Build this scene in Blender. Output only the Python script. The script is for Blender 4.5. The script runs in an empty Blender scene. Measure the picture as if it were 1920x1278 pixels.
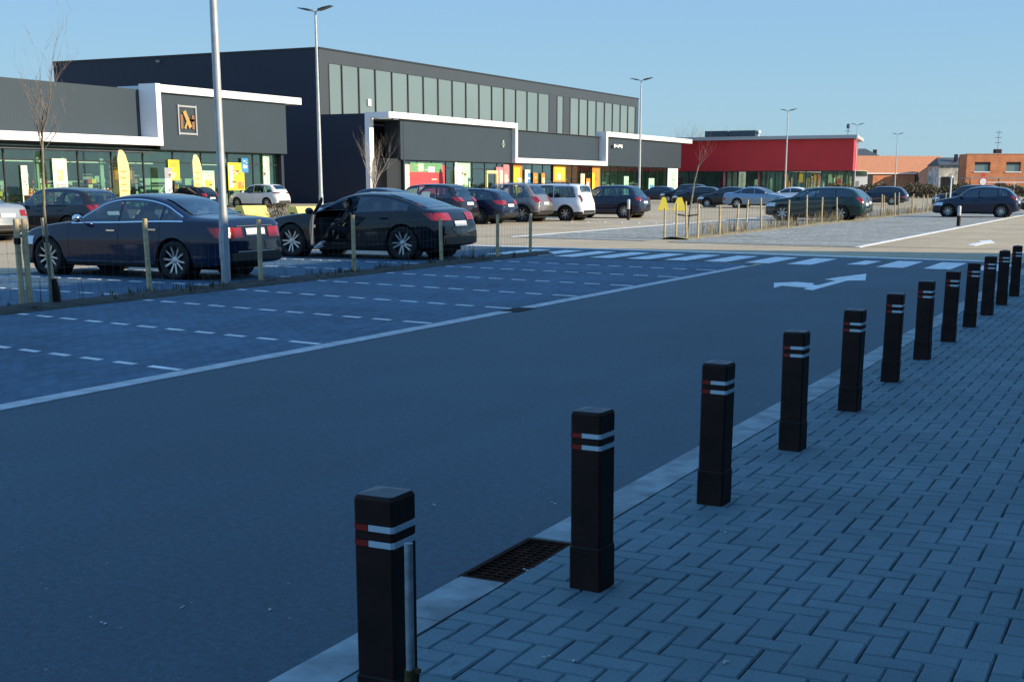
import bpy, math, random
from math import sin, cos, pi, sqrt, radians, atan2
from mathutils import Vector, Matrix
import numpy as np

SC = bpy.context.scene
COL = SC.collection

# ------------------------------------------------------------------ camera
cam_d = bpy.data.cameras.new("camera")
cam = bpy.data.objects.new("camera", cam_d); COL.objects.link(cam)
cam_d.sensor_fit = 'HORIZONTAL'; cam_d.sensor_width = 36.0
cam_d.lens = 45.784; cam_d.shift_y = 0.12672      # the photo is the upper crop of a taller frame
cam_d.clip_start = 0.1; cam_d.clip_end = 3000
cam.location = (0, 0, 1.62)
cam.rotation_euler = (radians(90 - 12.387), 0, radians(26.492))
SC.camera = cam

# ------------------------------------------------------------------ light
SUN_EL, SUN_AZ = radians(21.4), radians(12.0)     # azimuth measured from +X towards +Y
world = bpy.data.worlds.new("World"); SC.world = world; world.use_nodes = True
wn = world.node_tree.nodes; wl = world.node_tree.links; wn.clear()
sky = wn.new('ShaderNodeTexSky'); sky.sky_type = 'NISHITA'; sky.sun_disc = False
sky.sun_elevation = SUN_EL; sky.sun_rotation = pi/2 - SUN_AZ
sky.altitude = 200; sky.air_density = 1.0; sky.dust_density = 0.5; sky.ozone_density = 2.5
# clear winter sky: the physical sky, deepened to a strong blue overhead
tcw = wn.new('ShaderNodeTexCoord'); sxyz = wn.new('ShaderNodeSeparateXYZ'); wl.new(tcw.outputs['Generated'], sxyz.inputs[0])
rmp = wn.new('ShaderNodeValToRGB'); els = rmp.color_ramp.elements
def skc(i, p, c):
    e = els[i] if i < 2 else els.new(p)
    e.position = p; e.color = (*[v/2.0 for v in c], 1)
for i, (p_, c_) in enumerate([(0.0,(.238,.39,.465)),(1.0,(.135,.33,.72)),(.06,(.222,.383,.505)),(.14,(.187,.352,.535)),(.32,(.175,.365,.60)),(.6,(.15,.35,.68))]): skc(i, p_, c_)
wl.new(sxyz.outputs['Z'], rmp.inputs['Fac'])
gain = wn.new('ShaderNodeMix'); gain.data_type = 'RGBA'; gain.blend_type = 'MULTIPLY'; gain.inputs[0].default_value = 1; gain.clamp_result = False
gain.inputs[7].default_value = (20, 20, 20, 1); wl.new(rmp.outputs[0], gain.inputs[6])
mixs = wn.new('ShaderNodeMix'); mixs.data_type = 'RGBA'; mixs.inputs[0].default_value = .88; mixs.clamp_result = False
wl.new(sky.outputs[0], mixs.inputs[6]); wl.new(gain.outputs[2], mixs.inputs[7])
bg = wn.new('ShaderNodeBackground'); bg.inputs['Strength'].default_value = 0.10
wo = wn.new('ShaderNodeOutputWorld')
wl.new(mixs.outputs[2], bg.inputs['Color']); wl.new(bg.outputs[0], wo.inputs[0])

sd = bpy.data.lights.new("sun", 'SUN'); sd.energy = 5.0; sd.angle = radians(0.53); sd.color = (1.0, 0.85, 0.63)
sun = bpy.data.objects.new("sun", sd); COL.objects.link(sun)
ldir = Vector((-cos(SUN_AZ)*cos(SUN_EL), -sin(SUN_AZ)*cos(SUN_EL), -sin(SUN_EL)))
sun.rotation_euler = ldir.to_track_quat('-Z', 'Y').to_euler(); sun.location = (60, 20, 60)

SC.view_settings.view_transform = 'Standard'; SC.view_settings.look = 'None'
SC.view_settings.exposure = 0.6; SC.view_settings.gamma = 1.0
SC.render.engine = 'CYCLES'
SC.cycles.max_bounces = 6; SC.cycles.transparent_max_bounces = 12
SC.cycles.caustics_reflective = False; SC.cycles.caustics_refractive = False

# ------------------------------------------------------------------ materials
MATS = {}
def mat(name, col=(.5,.5,.5), rough=.6, metal=0.0, spec=.5, coat=0.0, var=0.0, vscale=3.0, bump=0.0, bscale=40.0, emit=None, detail=6.0):
    if name in MATS: return MATS[name]
    m = bpy.data.materials.new(name); m.use_nodes = True; MATS[name] = m
    n = m.node_tree.nodes; l = m.node_tree.links; b = n['Principled BSDF']
    b.inputs['Base Color'].default_value = (*col, 1); b.inputs['Roughness'].default_value = rough
    b.inputs['Metallic'].default_value = metal; b.inputs['Specular IOR Level'].default_value = spec
    b.inputs['Coat Weight'].default_value = coat; b.inputs['Coat Roughness'].default_value = .04
    tc = None
    if var or bump:
        tc = n.new('ShaderNodeTexCoord')
    if var:
        t = n.new('ShaderNodeTexNoise'); t.inputs['Scale'].default_value = vscale; t.inputs['Detail'].default_value = detail
        l.new(tc.outputs['Object'], t.inputs['Vector'])
        r = n.new('ShaderNodeValToRGB'); e = r.color_ramp.elements
        e[0].position = .3; e[1].position = .7
        e[0].color = (*[c*(1-var) for c in col], 1); e[1].color = (*[min(1, c*(1+var)) for c in col], 1)
        l.new(t.outputs['Fac'], r.inputs['Fac']); l.new(r.outputs['Color'], b.inputs['Base Color'])
    if bump:
        t2 = n.new('ShaderNodeTexNoise'); t2.inputs['Scale'].default_value = bscale; t2.inputs['Detail'].default_value = 4
        l.new(tc.outputs['Object'], t2.inputs['Vector'])
        bp = n.new('ShaderNodeBump'); bp.inputs['Strength'].default_value = bump; bp.inputs['Distance'].default_value = .01
        l.new(t2.outputs['Fac'], bp.inputs['Height']); l.new(bp.outputs['Normal'], b.inputs['Normal'])
    return m

def asphalt(name, col, fleck=.02, fcol=(.5,.5,.5), rough=.85, big=.18, spec=.3):
    m = bpy.data.materials.new(name); m.use_nodes = True; MATS[name] = m
    n = m.node_tree.nodes; l = m.node_tree.links; b = n['Principled BSDF']
    b.inputs['Roughness'].default_value = rough; b.inputs['Specular IOR Level'].default_value = spec
    tc = n.new('ShaderNodeTexCoord')
    def noise(s, d=4, r=.5):
        t = n.new('ShaderNodeTexNoise'); t.inputs['Scale'].default_value = s; t.inputs['Detail'].default_value = d
        t.inputs['Roughness'].default_value = r
        l.new(tc.outputs['Object'], t.inputs['Vector']); return t
    def ramp(src, p0, c0, p1, c1):
        r = n.new('ShaderNodeValToRGB'); e = r.color_ramp.elements
        e[0].position = p0; e[1].position = p1; e[0].color = (*c0, 1); e[1].color = (*c1, 1)
        l.new(src, r.inputs['Fac']); return r
    a = noise(.35, 5, .6); ra = ramp(a.outputs['Fac'], .3, [c*(1-big) for c in col], .72, [c*(1+big) for c in col])
    g = noise(90, 3, .7); rg = ramp(g.outputs['Fac'], .3, (.62,.62,.62), .7, (1.38,1.38,1.38))
    mx = n.new('ShaderNodeMix'); mx.data_type = 'RGBA'; mx.blend_type = 'MULTIPLY'; mx.inputs[0].default_value = 1
    l.new(ra.outputs[0], mx.inputs[6]); l.new(rg.outputs[0], mx.inputs[7])
    mps = n.new('ShaderNodeMapping'); mps.inputs['Scale'].default_value = (1.6,.06,1); l.new(tc.outputs['Object'], mps.inputs['Vector'])
    ts = n.new('ShaderNodeTexNoise'); ts.inputs['Scale'].default_value = 1; ts.inputs['Detail'].default_value = 3; l.new(mps.outputs[0], ts.inputs['Vector'])
    rs = ramp(ts.outputs['Fac'], .3, (.94,.94,.94), .7, (1.06,1.06,1.06))
    mxs = n.new('ShaderNodeMix'); mxs.data_type = 'RGBA'; mxs.blend_type = 'MULTIPLY'; mxs.inputs[0].default_value = 1
    l.new(mx.outputs[2], mxs.inputs[6]); l.new(rs.outputs[0], mxs.inputs[7]); mx = mxs
    gm = noise(24, 6, .75); rgm = ramp(gm.outputs['Fac'], .36, (.74,.74,.74), .64, (1.30,1.30,1.30))
    mxg = n.new('ShaderNodeMix'); mxg.data_type = 'RGBA'; mxg.blend_type = 'MULTIPLY'; mxg.inputs[0].default_value = 1
    l.new(mx.outputs[2], mxg.inputs[6]); l.new(rgm.outputs[0], mxg.inputs[7]); mx = mxg
    v = n.new('ShaderNodeTexVoronoi'); v.inputs['Scale'].default_value = 26; l.new(tc.outputs['Object'], v.inputs['Vector'])
    lt = n.new('ShaderNodeMath'); lt.operation = 'LESS_THAN'; lt.inputs[1].default_value = .16
    l.new(v.outputs['Distance'], lt.inputs[0])
    sep = n.new('ShaderNodeSeparateColor'); l.new(v.outputs['Color'], sep.inputs[0])
    gt = n.new('ShaderNodeMath'); gt.operation = 'LESS_THAN'; gt.inputs[1].default_value = fleck
    l.new(sep.outputs[0], gt.inputs[0])
    mu = n.new('ShaderNodeMath'); mu.operation = 'MULTIPLY'; l.new(lt.outputs[0], mu.inputs[0]); l.new(gt.outputs[0], mu.inputs[1])
    mx2 = n.new('ShaderNodeMix'); mx2.data_type = 'RGBA'; l.new(mu.outputs[0], mx2.inputs[0])
    l.new(mx.outputs[2], mx2.inputs[6]); mx2.inputs[7].default_value = (*fcol, 1)
    l.new(mx2.outputs[2], b.inputs['Base Color'])
    bp = n.new('ShaderNodeBump'); bp.inputs['Strength'].default_value = .5; bp.inputs['Distance'].default_value = .004
    l.new(g.outputs['Fac'], bp.inputs['Height']); l.new(bp.outputs['Normal'], b.inputs['Normal'])
    return m

def paver_mat(name, col, jcol, w=.2, h=.1, var=.25, rot=0, rough=.8):
    m = bpy.data.materials.new(name); m.use_nodes = True; MATS[name] = m
    n = m.node_tree.nodes; l = m.node_tree.links; b = n['Principled BSDF']
    b.inputs['Roughness'].default_value = rough; b.inputs['Specular IOR Level'].default_value = .3
    tc = n.new('ShaderNodeTexCoord'); mp = n.new('ShaderNodeMapping'); mp.inputs['Rotation'].default_value = (0, 0, rot)
    l.new(tc.outputs['Object'], mp.inputs['Vector'])
    br = n.new('ShaderNodeTexBrick'); br.inputs['Scale'].default_value = 1; br.inputs['Brick Width'].default_value = w
    br.inputs['Row Height'].default_value = h; br.inputs['Mortar Size'].default_value = .005; br.inputs['Mortar Smooth'].default_value = .2
    br.inputs['Color1'].default_value = (*[c*(1-var) for c in col], 1); br.inputs['Color2'].default_value = (*[c*(1+var) for c in col], 1)
    br.inputs['Mortar'].default_value = (*jcol, 1)
    l.new(mp.outputs[0], br.inputs['Vector'])
    t = n.new('ShaderNodeTexNoise'); t.inputs['Scale'].default_value = .6; t.inputs['Detail'].default_value = 6
    l.new(tc.outputs['Object'], t.inputs['Vector'])
    r = n.new('ShaderNodeValToRGB'); e = r.color_ramp.elements; e[0].position = .3; e[1].position = .7
    e[0].color = (.78,.78,.78,1); e[1].color = (1.2,1.2,1.2,1); l.new(t.outputs['Fac'], r.inputs['Fac'])
    mx = n.new('ShaderNodeMix'); mx.data_type = 'RGBA'; mx.blend_type = 'MULTIPLY'; mx.inputs[0].default_value = 1
    l.new(br.outputs['Color'], mx.inputs[6]); l.new(r.outputs[0], mx.inputs[7]); l.new(mx.outputs[2], b.inputs['Base Color'])
    bp = n.new('ShaderNodeBump'); bp.inputs['Strength'].default_value = .6; bp.inputs['Distance'].default_value = .006; bp.invert = True
    l.new(br.outputs['Fac'], bp.inputs['Height']); l.new(bp.outputs['Normal'], b.inputs['Normal'])
    return m

def panel_mat(name, col, rough=.5, axis=1, pitch=.3, depth=.25, metal=0.0, var=.05):
    """sheet-metal cladding with vertical ribs along a wall; the ribs are a fine bump"""
    m = bpy.data.materials.new(name); m.use_nodes = True; MATS[name] = m
    n = m.node_tree.nodes; l = m.node_tree.links; b = n['Principled BSDF']
    b.inputs['Roughness'].default_value = rough; b.inputs['Metallic'].default_value = metal
    tc = n.new('ShaderNodeTexCoord'); mp = n.new('ShaderNodeMapping')
    mp.inputs['Rotation'].default_value = (0, 0, -pi/2 if axis == 1 else 0)
    l.new(tc.outputs['Object'], mp.inputs['Vector'])
    w = n.new('ShaderNodeTexWave'); w.wave_type = 'BANDS'; w.bands_direction = 'X'; w.inputs['Scale'].default_value = .314/pitch
    w.inputs['Distortion'].default_value = 0; l.new(mp.outputs[0], w.inputs['Vector'])
    bp = n.new('ShaderNodeBump'); bp.inputs['Strength'].default_value = depth; bp.inputs['Distance'].default_value = .03
    l.new(w.outputs['Fac'], bp.inputs['Height']); l.new(bp.outputs['Normal'], b.inputs['Normal'])
    t = n.new('ShaderNodeTexNoise'); t.inputs['Scale'].default_value = .4; t.inputs['Detail'].default_value = 5
    l.new(tc.outputs['Object'], t.inputs['Vector'])
    r = n.new('ShaderNodeValToRGB'); e = r.color_ramp.elements; e[0].position = .3; e[1].position = .7
    e[0].color = (*[c*(1-var) for c in col], 1); e[1].color = (*[c*(1+var) for c in col], 1)
    l.new(t.outputs['Fac'], r.inputs['Fac']); l.new(r.outputs[0], b.inputs['Base Color'])
    return m

def glass(name, tint=(.75,.88,.82), clear=.7, rough=.02, gcol=(.9,.95,1)):
    m = bpy.data.materials.new(name); m.use_nodes = True; MATS[name] = m
    n = m.node_tree.nodes; l = m.node_tree.links; n.remove(n['Principled BSDF'])
    o = n['Material Output']
    t = n.new('ShaderNodeBsdfTransparent'); t.inputs[0].default_value = (*tint, 1)
    g = n.new('ShaderNodeBsdfGlossy'); g.inputs['Roughness'].default_value = rough; g.inputs[0].default_value = (*gcol, 1)
    lw = n.new('ShaderNodeLayerWeight'); lw.inputs['Blend'].default_value = .5
    pw = n.new('ShaderNodeMath'); pw.operation = 'POWER'; pw.inputs[1].default_value = 4.0; l.new(lw.outputs['Facing'], pw.inputs[0])
    ad = n.new('ShaderNodeMath'); ad.operation = 'MULTIPLY_ADD'; ad.inputs[1].default_value = .85; ad.inputs[2].default_value = .04+(1-clear)*.3
    l.new(pw.outputs[0], ad.inputs[0])
    mx = n.new('ShaderNodeMixShader'); l.new(ad.outputs[0], mx.inputs[0]); l.new(t.outputs[0], mx.inputs[1]); l.new(g.outputs[0], mx.inputs[2])
    l.new(mx.outputs[0], o.inputs['Surface'])
    return m

def paint(name, col, metal=.1, rough=.32):
    return mat(name, col, rough=rough, metal=metal, coat=.9, spec=.08)

# ------------------------------------------------------------------ mesh builder
class MB:
    def __init__(s): s.v = []; s.f = []; s.m = []
    def add(s, verts, faces, mi=0):
        o = len(s.v); s.v.extend([tuple(p) for p in verts]); s.f.extend([tuple(i+o for i in f) for f in faces]); s.m.extend([mi]*len(faces)); return s
    def box(s, x0, x1, y0, y1, z0, z1, mi=0):
        x0, x1 = min(x0,x1), max(x0,x1); y0, y1 = min(y0,y1), max(y0,y1); z0, z1 = min(z0,z1), max(z0,z1)
        v = [(x0,y0,z0),(x1,y0,z0),(x1,y1,z0),(x0,y1,z0),(x0,y0,z1),(x1,y0,z1),(x1,y1,z1),(x0,y1,z1)]
        return s.add(v, [(0,3,2,1),(4,5,6,7),(0,1,5,4),(1,2,6,5),(2,3,7,6),(3,0,4,7)], mi)
    def obox(s, M, sx, sy, sz, mi=0):
        """box of half-sizes sx, sy, sz placed by the matrix M"""
        v = [M @ Vector((a*sx, b*sy, c*sz)) for c in (-1,1) for a, b in ((-1,-1),(1,-1),(1,1),(-1,1))]
        return s.add(v, [(0,3,2,1),(4,5,6,7),(0,1,5,4),(1,2,6,5),(2,3,7,6),(3,0,4,7)], mi)
    def bar(s, a, b, w, h=None, mi=0):
        a, b = Vector(a), Vector(b); h = h or w; d = (b-a); L = d.length; d.normalize()
        M = Matrix.Translation((a+b)/2) @ d.to_track_quat('Z', 'Y').to_matrix().to_4x4()
        return s.obox(M, w/2, h/2, L/2, mi)
    def tube(s, pts, rad, n=8, mi=0, cap=True):
        pts = [Vector(p) for p in pts]; R = rad if isinstance(rad, (list, tuple)) else [rad]*len(pts)
        o = len(s.v); ref = None
        for i, p in enumerate(pts):
            d = (pts[min(i+1, len(pts)-1)] - pts[max(i-1, 0)]).normalized()
            if ref is None: ref = d.orthogonal().normalized()
            u = (ref - d*ref.dot(d)); u = u.normalized() if u.length > 1e-6 else d.orthogonal().normalized(); ref = u
            w = d.cross(u)
            for k in range(n):
                a = 2*pi*k/n; s.v.append(tuple(p + (u*cos(a)+w*sin(a))*R[i]))
        for i in range(len(pts)-1):
            for k in range(n):
                k2 = (k+1) % n
                s.f.append((o+i*n+k, o+i*n+k2, o+(i+1)*n+k2, o+(i+1)*n+k)); s.m.append(mi)
        if cap:
            s.f.append(tuple(o+k for k in reversed(range(n)))); s.m.append(mi)
            e = o+(len(pts)-1)*n; s.f.append(tuple(e+k for k in range(n))); s.m.append(mi)
        return s
    def lathe(s, prof, n=24, M=Matrix(), mi=0):
        """profile of (r, z) turned round local Z, placed by M"""
        o = len(s.v)
        for r, z in prof:
            for k in range(n):
                a = 2*pi*k/n; s.v.append(tuple(M @ Vector((r*cos(a), r*sin(a), z))))
        for i in range(len(prof)-1):
            for k in range(n):
                k2 = (k+1) % n; s.f.append((o+i*n+k, o+i*n+k2, o+(i+1)*n+k2, o+(i+1)*n+k)); s.m.append(mi)
        return s
    def prism(s, poly, axis, a, b, mi=0):
        """polygon in the plane across axis (0 x, 1 y, 2 z), extruded from a to b"""
        def P(p, t):
            return (t, p[0], p[1]) if axis == 0 else ((p[0], t, p[1]) if axis == 1 else (p[0], p[1], t))
        n = len(poly); v = [P(p, a) for p in poly] + [P(p, b) for p in poly]
        f = [tuple(range(n)), tuple(range(2*n-1, n-1, -1))] + [(i, n+i, n+(i+1) % n, (i+1) % n) for i in range(n)]
        return s.add(v, f, mi)
    def quad(s, a, b, c, d, mi=0): return s.add([a,b,c,d], [(0,1,2,3)], mi)
    def grid(s, rows, mi=0, flip=False):
        o = len(s.v); n = len(rows[0])
        for r in rows: s.v.extend([tuple(p) for p in r])
        for i in range(len(rows)-1):
            for j in range(n-1):
                f = (o+i*n+j, o+i*n+j+1, o+(i+1)*n+j+1, o+(i+1)*n+j)
                s.f.append(f[::-1] if flip else f); s.m.append(mi)
        return s
    def build(s, name, mats, parent=None, smooth=False, loc=None, fix=True):
        me = bpy.data.meshes.new(name); me.from_pydata(s.v, [], s.f); me.update()
        for m in (mats if isinstance(mats, (list, tuple)) else [mats]): me.materials.append(m)
        me.polygons.foreach_set('material_index', s.m)
        if fix:
            import bmesh
            bm = bmesh.new(); bm.from_mesh(me); bmesh.ops.recalc_face_normals(bm, faces=bm.faces)
            bm.to_mesh(me); bm.free()
        if smooth:
            me.polygons.foreach_set('use_smooth', [True]*len(me.polygons))
            try: me.set_sharp_from_angle(angle=radians(smooth if not isinstance(smooth, bool) else 40))
            except Exception: pass
        o = bpy.data.objects.new(name, me); COL.objects.link(o)
        if parent: o.parent = parent
        if loc: o.location = loc
        return o

def tag(o, label=None, cat=None, group=None, kind=None):
    if label: o['label'] = label
    if cat: o['category'] = cat
    if group: o['group'] = group
    if kind: o['kind'] = kind
    return o
def thing(name, label, cat, loc=(0,0,0), rz=0, group=None):
    o = bpy.data.objects.new(name, None); COL.objects.link(o); o.location = loc; o.rotation_euler = (0,0,rz)
    o.empty_display_size = .2
    return tag(o, label, cat, group)
def children(o): return [c for c in bpy.data.objects if c.parent == o]
def copy_tree(o, parent=None):
    c = o.copy(); COL.objects.link(c)
    if parent: c.parent = parent
    for ch in children(o): copy_tree(ch, c)
    return c
def struct(name, mb, m, **k): return tag(mb.build(name, m, **k), kind='structure')
def sheet(name, poly, z, m, kind='structure'):
    b = MB(); b.add([(x,y,z) for x,y in poly], [tuple(range(len(poly)))]); return tag(b.build(name, m), kind=kind)
def slab(name, poly, z, m, t=.012):
    b = MB(); b.prism(poly, 2, z-t, z); return tag(b.build(name, m), kind='structure')
# ------------------------------------------------------------------ ground and paving
M_SUNLIT = asphalt('sunlit_tone_asphalt', (.40,.325,.215), fleck=.01, big=.16, rough=.9)  # the road's asphalt with sunlight put into a paler, warmer colour
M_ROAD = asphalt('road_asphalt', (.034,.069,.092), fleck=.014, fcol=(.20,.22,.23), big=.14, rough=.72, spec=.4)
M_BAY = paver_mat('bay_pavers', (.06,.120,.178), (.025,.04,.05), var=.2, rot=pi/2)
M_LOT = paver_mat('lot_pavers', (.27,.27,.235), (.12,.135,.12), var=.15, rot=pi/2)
M_WHITE = mat('road_paint', (.70,.70,.68), rough=.7, var=.22, vscale=5, detail=8)
M_LINE = mat('faded_paint', (.44,.45,.45), rough=.75, var=.25, vscale=6, detail=8)
M_KERB = mat('kerb_concrete', (.25,.295,.30), rough=.9, var=.38, vscale=5, bump=.4, bscale=60, detail=10)
M_JOINT = mat('joint_sand', (.035,.042,.05), rough=1.0)
M_SOIL = mat('soil', (.045,.04,.03), rough=1, var=.45, vscale=6, bump=1, bscale=25, detail=8)
M_STRAW = mat('dry_soil', (.20,.17,.10), rough=1, var=.35, vscale=5, bump=1, bscale=20)

sheet('ground', [(-700,-300),(500,-300),(500,900),(-700,900)], -.012, M_SUNLIT)
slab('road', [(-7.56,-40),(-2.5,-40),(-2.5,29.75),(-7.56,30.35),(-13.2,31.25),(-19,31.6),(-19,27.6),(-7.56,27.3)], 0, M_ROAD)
slab('road_ahead', [(-7.40,36),(-2.4,36),(-2.4,120),(-7.40,120)], -.004, M_SUNLIT)  # same road beyond the shadow edge, sunlight put into its colour
# paved parking bays of the near block, with the pale flush strip that edges them
slab('parking_bays', [(-13.15,-30),(-7.76,-30),(-7.76,26.9),(-13.15,27.4)], .003, M_BAY, .013)
slab('parking_bays_sunny', [(-19.3,-30),(-13.95,-30),(-13.95,27.4),(-19.3,27.6)], .003, M_BAY, .013)
slab('parking_bays_far', [(-13.0,36.2),(-7.5,35.4),(-7.5,90),(-13.0,90)], .003, M_LOT, .013)
slab('parking_bays_middle', [(-18.6,37.4),(-13.9,36.6),(-13.9,90),(-18.6,90)], .003, M_LOT, .013)
b = MB()
for y0, y1 in ((-30, 15.18), (15.82, 26.1)): b.prism([(-7.76,y0),(-7.56,y0),(-7.56,y1),(-7.76,y1)], 2, -.02, .008)
struct('edge_strip', b, M_LINE)
b = MB(); b.prism([(-7.78,15.2),(-7.5,15.2),(-7.5,15.8),(-7.78,15.8)], 2, -.02, .006)
for k in range(7): b.prism([(-7.76,15.25+.078*k),(-7.52,15.25+.078*k),(-7.52,15.28+.078*k),(-7.76,15.28+.078*k)], 2, .006, .012)
tag(b.build('drain_grate', mat('drain_iron', (.015,.013,.012), rough=.7)), 'small dark drain grate let into the pale edge strip', 'drain')
def dashes(b, xa, xb, y0, sl, z, first=.42, dash=.29, gap=.21, w=.085):
    """broken line of little slabs from xa (at y0) towards xb; sl is its slope"""
    d = 1 if xb > xa else -1; x = xa; L = first
    while (xb-x)*d > .1:
        e = x + d*min(L, (xb-x)*d); ya, yb = y0 + sl*(x-xa), y0 + sl*(e-xa)
        b.prism([(x,ya),(e,yb),(e,yb+w),(x,ya+w)] if d > 0 else [(e,yb),(x,ya),(x,ya+w),(e,yb+w)], 2, z-.004, z)
        x = e + d*gap; L = dash
b = MB()
ends = [-4.2, -2.0, .2, 2.4, 4.55, 6.76, 8.97, 11.13, 13.44, 15.57, 17.76, 20.02, 22.28, 24.4]
for y in ends: dashes(b, -7.80, -13.1, y, -.185, .0075)
struct('bay_line', b, M_WHITE)
b = MB()
for y in ends: dashes(b, -14.0, -19.2, y+1.5, -.06, .0075)
struct('bay_line_sunny', b, M_WHITE)
b = MB()
for k in range(18): dashes(b, -7.6, -12.9, 37.4+2.35*k, -.06, .0075)
for k in range(18): dashes(b, -14.0, -18.5, 39+2.35*k, -.06, .0075)
struct('bay_line_far', b, M_WHITE)
b = MB(); b.prism([(-7.5,35.4),(-7.34,35.4),(-7.16,90),(-7.32,90)], 2, -.005, .0075)
b.prism([(-18.8,37.4),(-18.62,37.4),(-18.62,90),(-18.8,90)], 2, -.005, .0075)
b.prism([(-24.6,56.4),(-19.0,55.4),(-19.0,55.6),(-24.6,56.6)], 2, -.011, .002)
struct('lot_line', b, M_WHITE)
# low white and dark blocks beside the lit lines
bl = MB()
for k in range(7): bl.prism([(-24.4+.8*k,54.2),(-24.0+.8*k,54.1),(-24.0+.8*k,54.25),(-24.4+.8*k,54.35)], 2, -.011, .003)
for k in range(4): bl.prism([(-4.6+.75*k,50.6),(-4.15+.75*k,50.6),(-4.15+.75*k,51.2),(-4.6+.75*k,51.2)], 2, -.005, .002)
struct('dash_marking', bl, M_WHITE)
# zebra crossing
b = MB(); rz = random.Random(3)
def near(x): return 27.15 - .10*(x+7)
def far(x): return 29.55 - .135*(x+7)
k = 0; x = -14.6
while x < -3.2:
    w = .52 + rz.uniform(-.02,.02)
    if abs(x+5.98) > .3: b.prism([(x,near(x)),(x+w,near(x+w)),(x+w,far(x+w)),(x,far(x))], 2, -.001, .0045)
    x += .935
b.prism([(-5.98,27.6),(-5.6,27.6),(-5.55,29.0),(-5.9,29.1)], 2, -.001, .0045)
struct('zebra_crossing', b, M_WHITE)
b = MB(); b.prism([(-17.5,31.62),(-9.2,30.98),(-3.2,29.85),(-3.2,30.15),(-9.2,31.3),(-17.5,31.98)], 2, -.012, .0045)
struct('crossing_edge_line', b, M_WHITE)
b = MB(); b.prism([(-5.91,21.75),(-5.63,22.15),(-5.29,21.98),(-5.21,21.55),(-5.12,21.62),(-5.10,22.83),(-5.34,22.97),(-5.25,23.63),(-5.0,24.8),(-4.66,23.06),(-4.93,22.85),(-4.95,20.53),(-5.12,20.64),(-5.15,20.97),(-5.63,21.24),(-5.62,20.69)], 2, -.001, .0045)
struct('arrow_marking', b, M_WHITE)
b = MB(); b.prism([(-5.0,38.11),(-4.72,37.54),(-4.66,39.3),(-4.49,39.9),(-4.81,41.75),(-5.04,40.8),(-4.9,40.2)], 2, -.005, .0045)
struct('arrow_marking_far', b, M_WHITE)
# kerb: pale concrete edging stones, each 1 m, with the iron gully grate in a gap
b = MB(); y = -6.0
while y < 60:
    y1 = y+1.0
    for a, c in ((y, y1-.006),):
        segs = [(a, c)]
        if c > 4.53 and a < 5.22: segs = [(a, 4.53)] if a < 4.53 else []; segs += [(5.22, c)] if c > 5.22 else []
        for s0, s1 in segs:
            if s1-s0 > .02: b.prism([(-2.505,-.05),(-2.505,.030),(-2.495,.040),(-2.292,.040),(-2.292,-.05)], 1, s0, s1)
    y = y1
struct('kerb', b, M_KERB)
g = thing('gully_grate', 'rusty iron gully grate in the kerb beside the second bollard', 'drain grate', (-2.397,4.875,0))
M_RUST = mat('rusty_iron', (.030,.013,.008), rough=.95, spec=.1, var=.6, vscale=18, bump=.5, bscale=80)
f = MB(); X, Y = .105, .335
for s in (-1,1):
    f.box(s*X-.012, s*X+.012, -Y, Y, -.03, .036); f.box(-X+.012, X-.012, s*(Y-.014)-.012, s*(Y-.014)+.012, -.03, .036)
f.build('grate_frame', M_RUST, g)
f = MB()
for k in range(15): f.box(-X+.012, X-.012, -Y+.058+.0405*k, -Y+.070+.0405*k, -.02, .030)
for k in (-.045, .0, .045): f.box(k-.006, k+.006, -Y+.03, Y-.03, -.022, .0275)
f.build('grate_bars', M_RUST, g)
f = MB(); f.box(-X, X, -Y, Y, -.06, -.05); f.build('grate_pit', mat('pit_black', (.004,.004,.004), rough=1), g)

# sidewalk: herringbone blocks, every block a chamfered solid with its own tone
def herringbone(x0, x1, y0, y1, u, seed):
    rnd = np.random.RandomState(seed); V = []; F = []; T = []
    nx, ny = int((x1-x0)/u)+2, int((y1-y0)/u)+2; g, c, zt = .0042, .006, .040
    for i in range(-1, nx):
        for j in range(-1, ny):
            k = (i-j) % 4
            if k == 0: a, b_, c_, d_ = x0+i*u, x0+(i+2)*u, y0+j*u, y0+(j+1)*u
            elif k == 3: a, b_, c_, d_ = x0+i*u, x0+(i+1)*u, y0+j*u, y0+(j+2)*u
            else: continue
            a, b_ = max(a, x0), min(b_, x1); c_, d_ = max(c_, y0), min(d_, y1)
            if b_-a < .03 or d_-c_ < .03: continue
            j1 = rnd.uniform(-.0016,.0016,4); z = zt + rnd.uniform(-.0018,.0012); tx, ty = rnd.uniform(-.0012,.0012,2)
            a += g*.55+j1[0]; b_ -= g*.55+j1[1]; c_ += g*.5+j1[2]*.5; d_ -= g*.5+j1[3]*.5
            o = len(V)
            V += [(a,c_,zt-.03),(b_,c_,zt-.03),(b_,d_,zt-.03),(a,d_,zt-.03),(a,c_,z-c*.9),(b_,c_,z-c*.9),(b_,d_,z-c*.9),(a,d_,z-c*.9),
                  (a+c,c_+c,z-tx-ty),(b_-c,c_+c,z+tx-ty),(b_-c,d_-c,z+tx+ty),(a+c,d_-c,z-tx+ty)]
            for q in range(4):
                r = (q+1) % 4; F += [(o+q,o+r,o+4+r,o+4+q),(o+4+q,o+4+r,o+8+r,o+8+q)]
            F.append((o+8,o+9,o+10,o+11)); T += [rnd.rand()]*12
    me = bpy.data.meshes.new('sidewalk'); me.from_pydata(V, [], F); me.update()
    at = me.attributes.new('tone', 'FLOAT', 'POINT'); at.data.foreach_set('value', T)
    return me
M_BLOCK = bpy.data.materials.new('concrete_blocks'); M_BLOCK.use_nodes = True
n = M_BLOCK.node_tree.nodes; l = M_BLOCK.node_tree.links; p = n['Principled BSDF']; p.inputs['Roughness'].default_value = .8; p.inputs['Specular IOR Level'].default_value = .35
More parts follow.
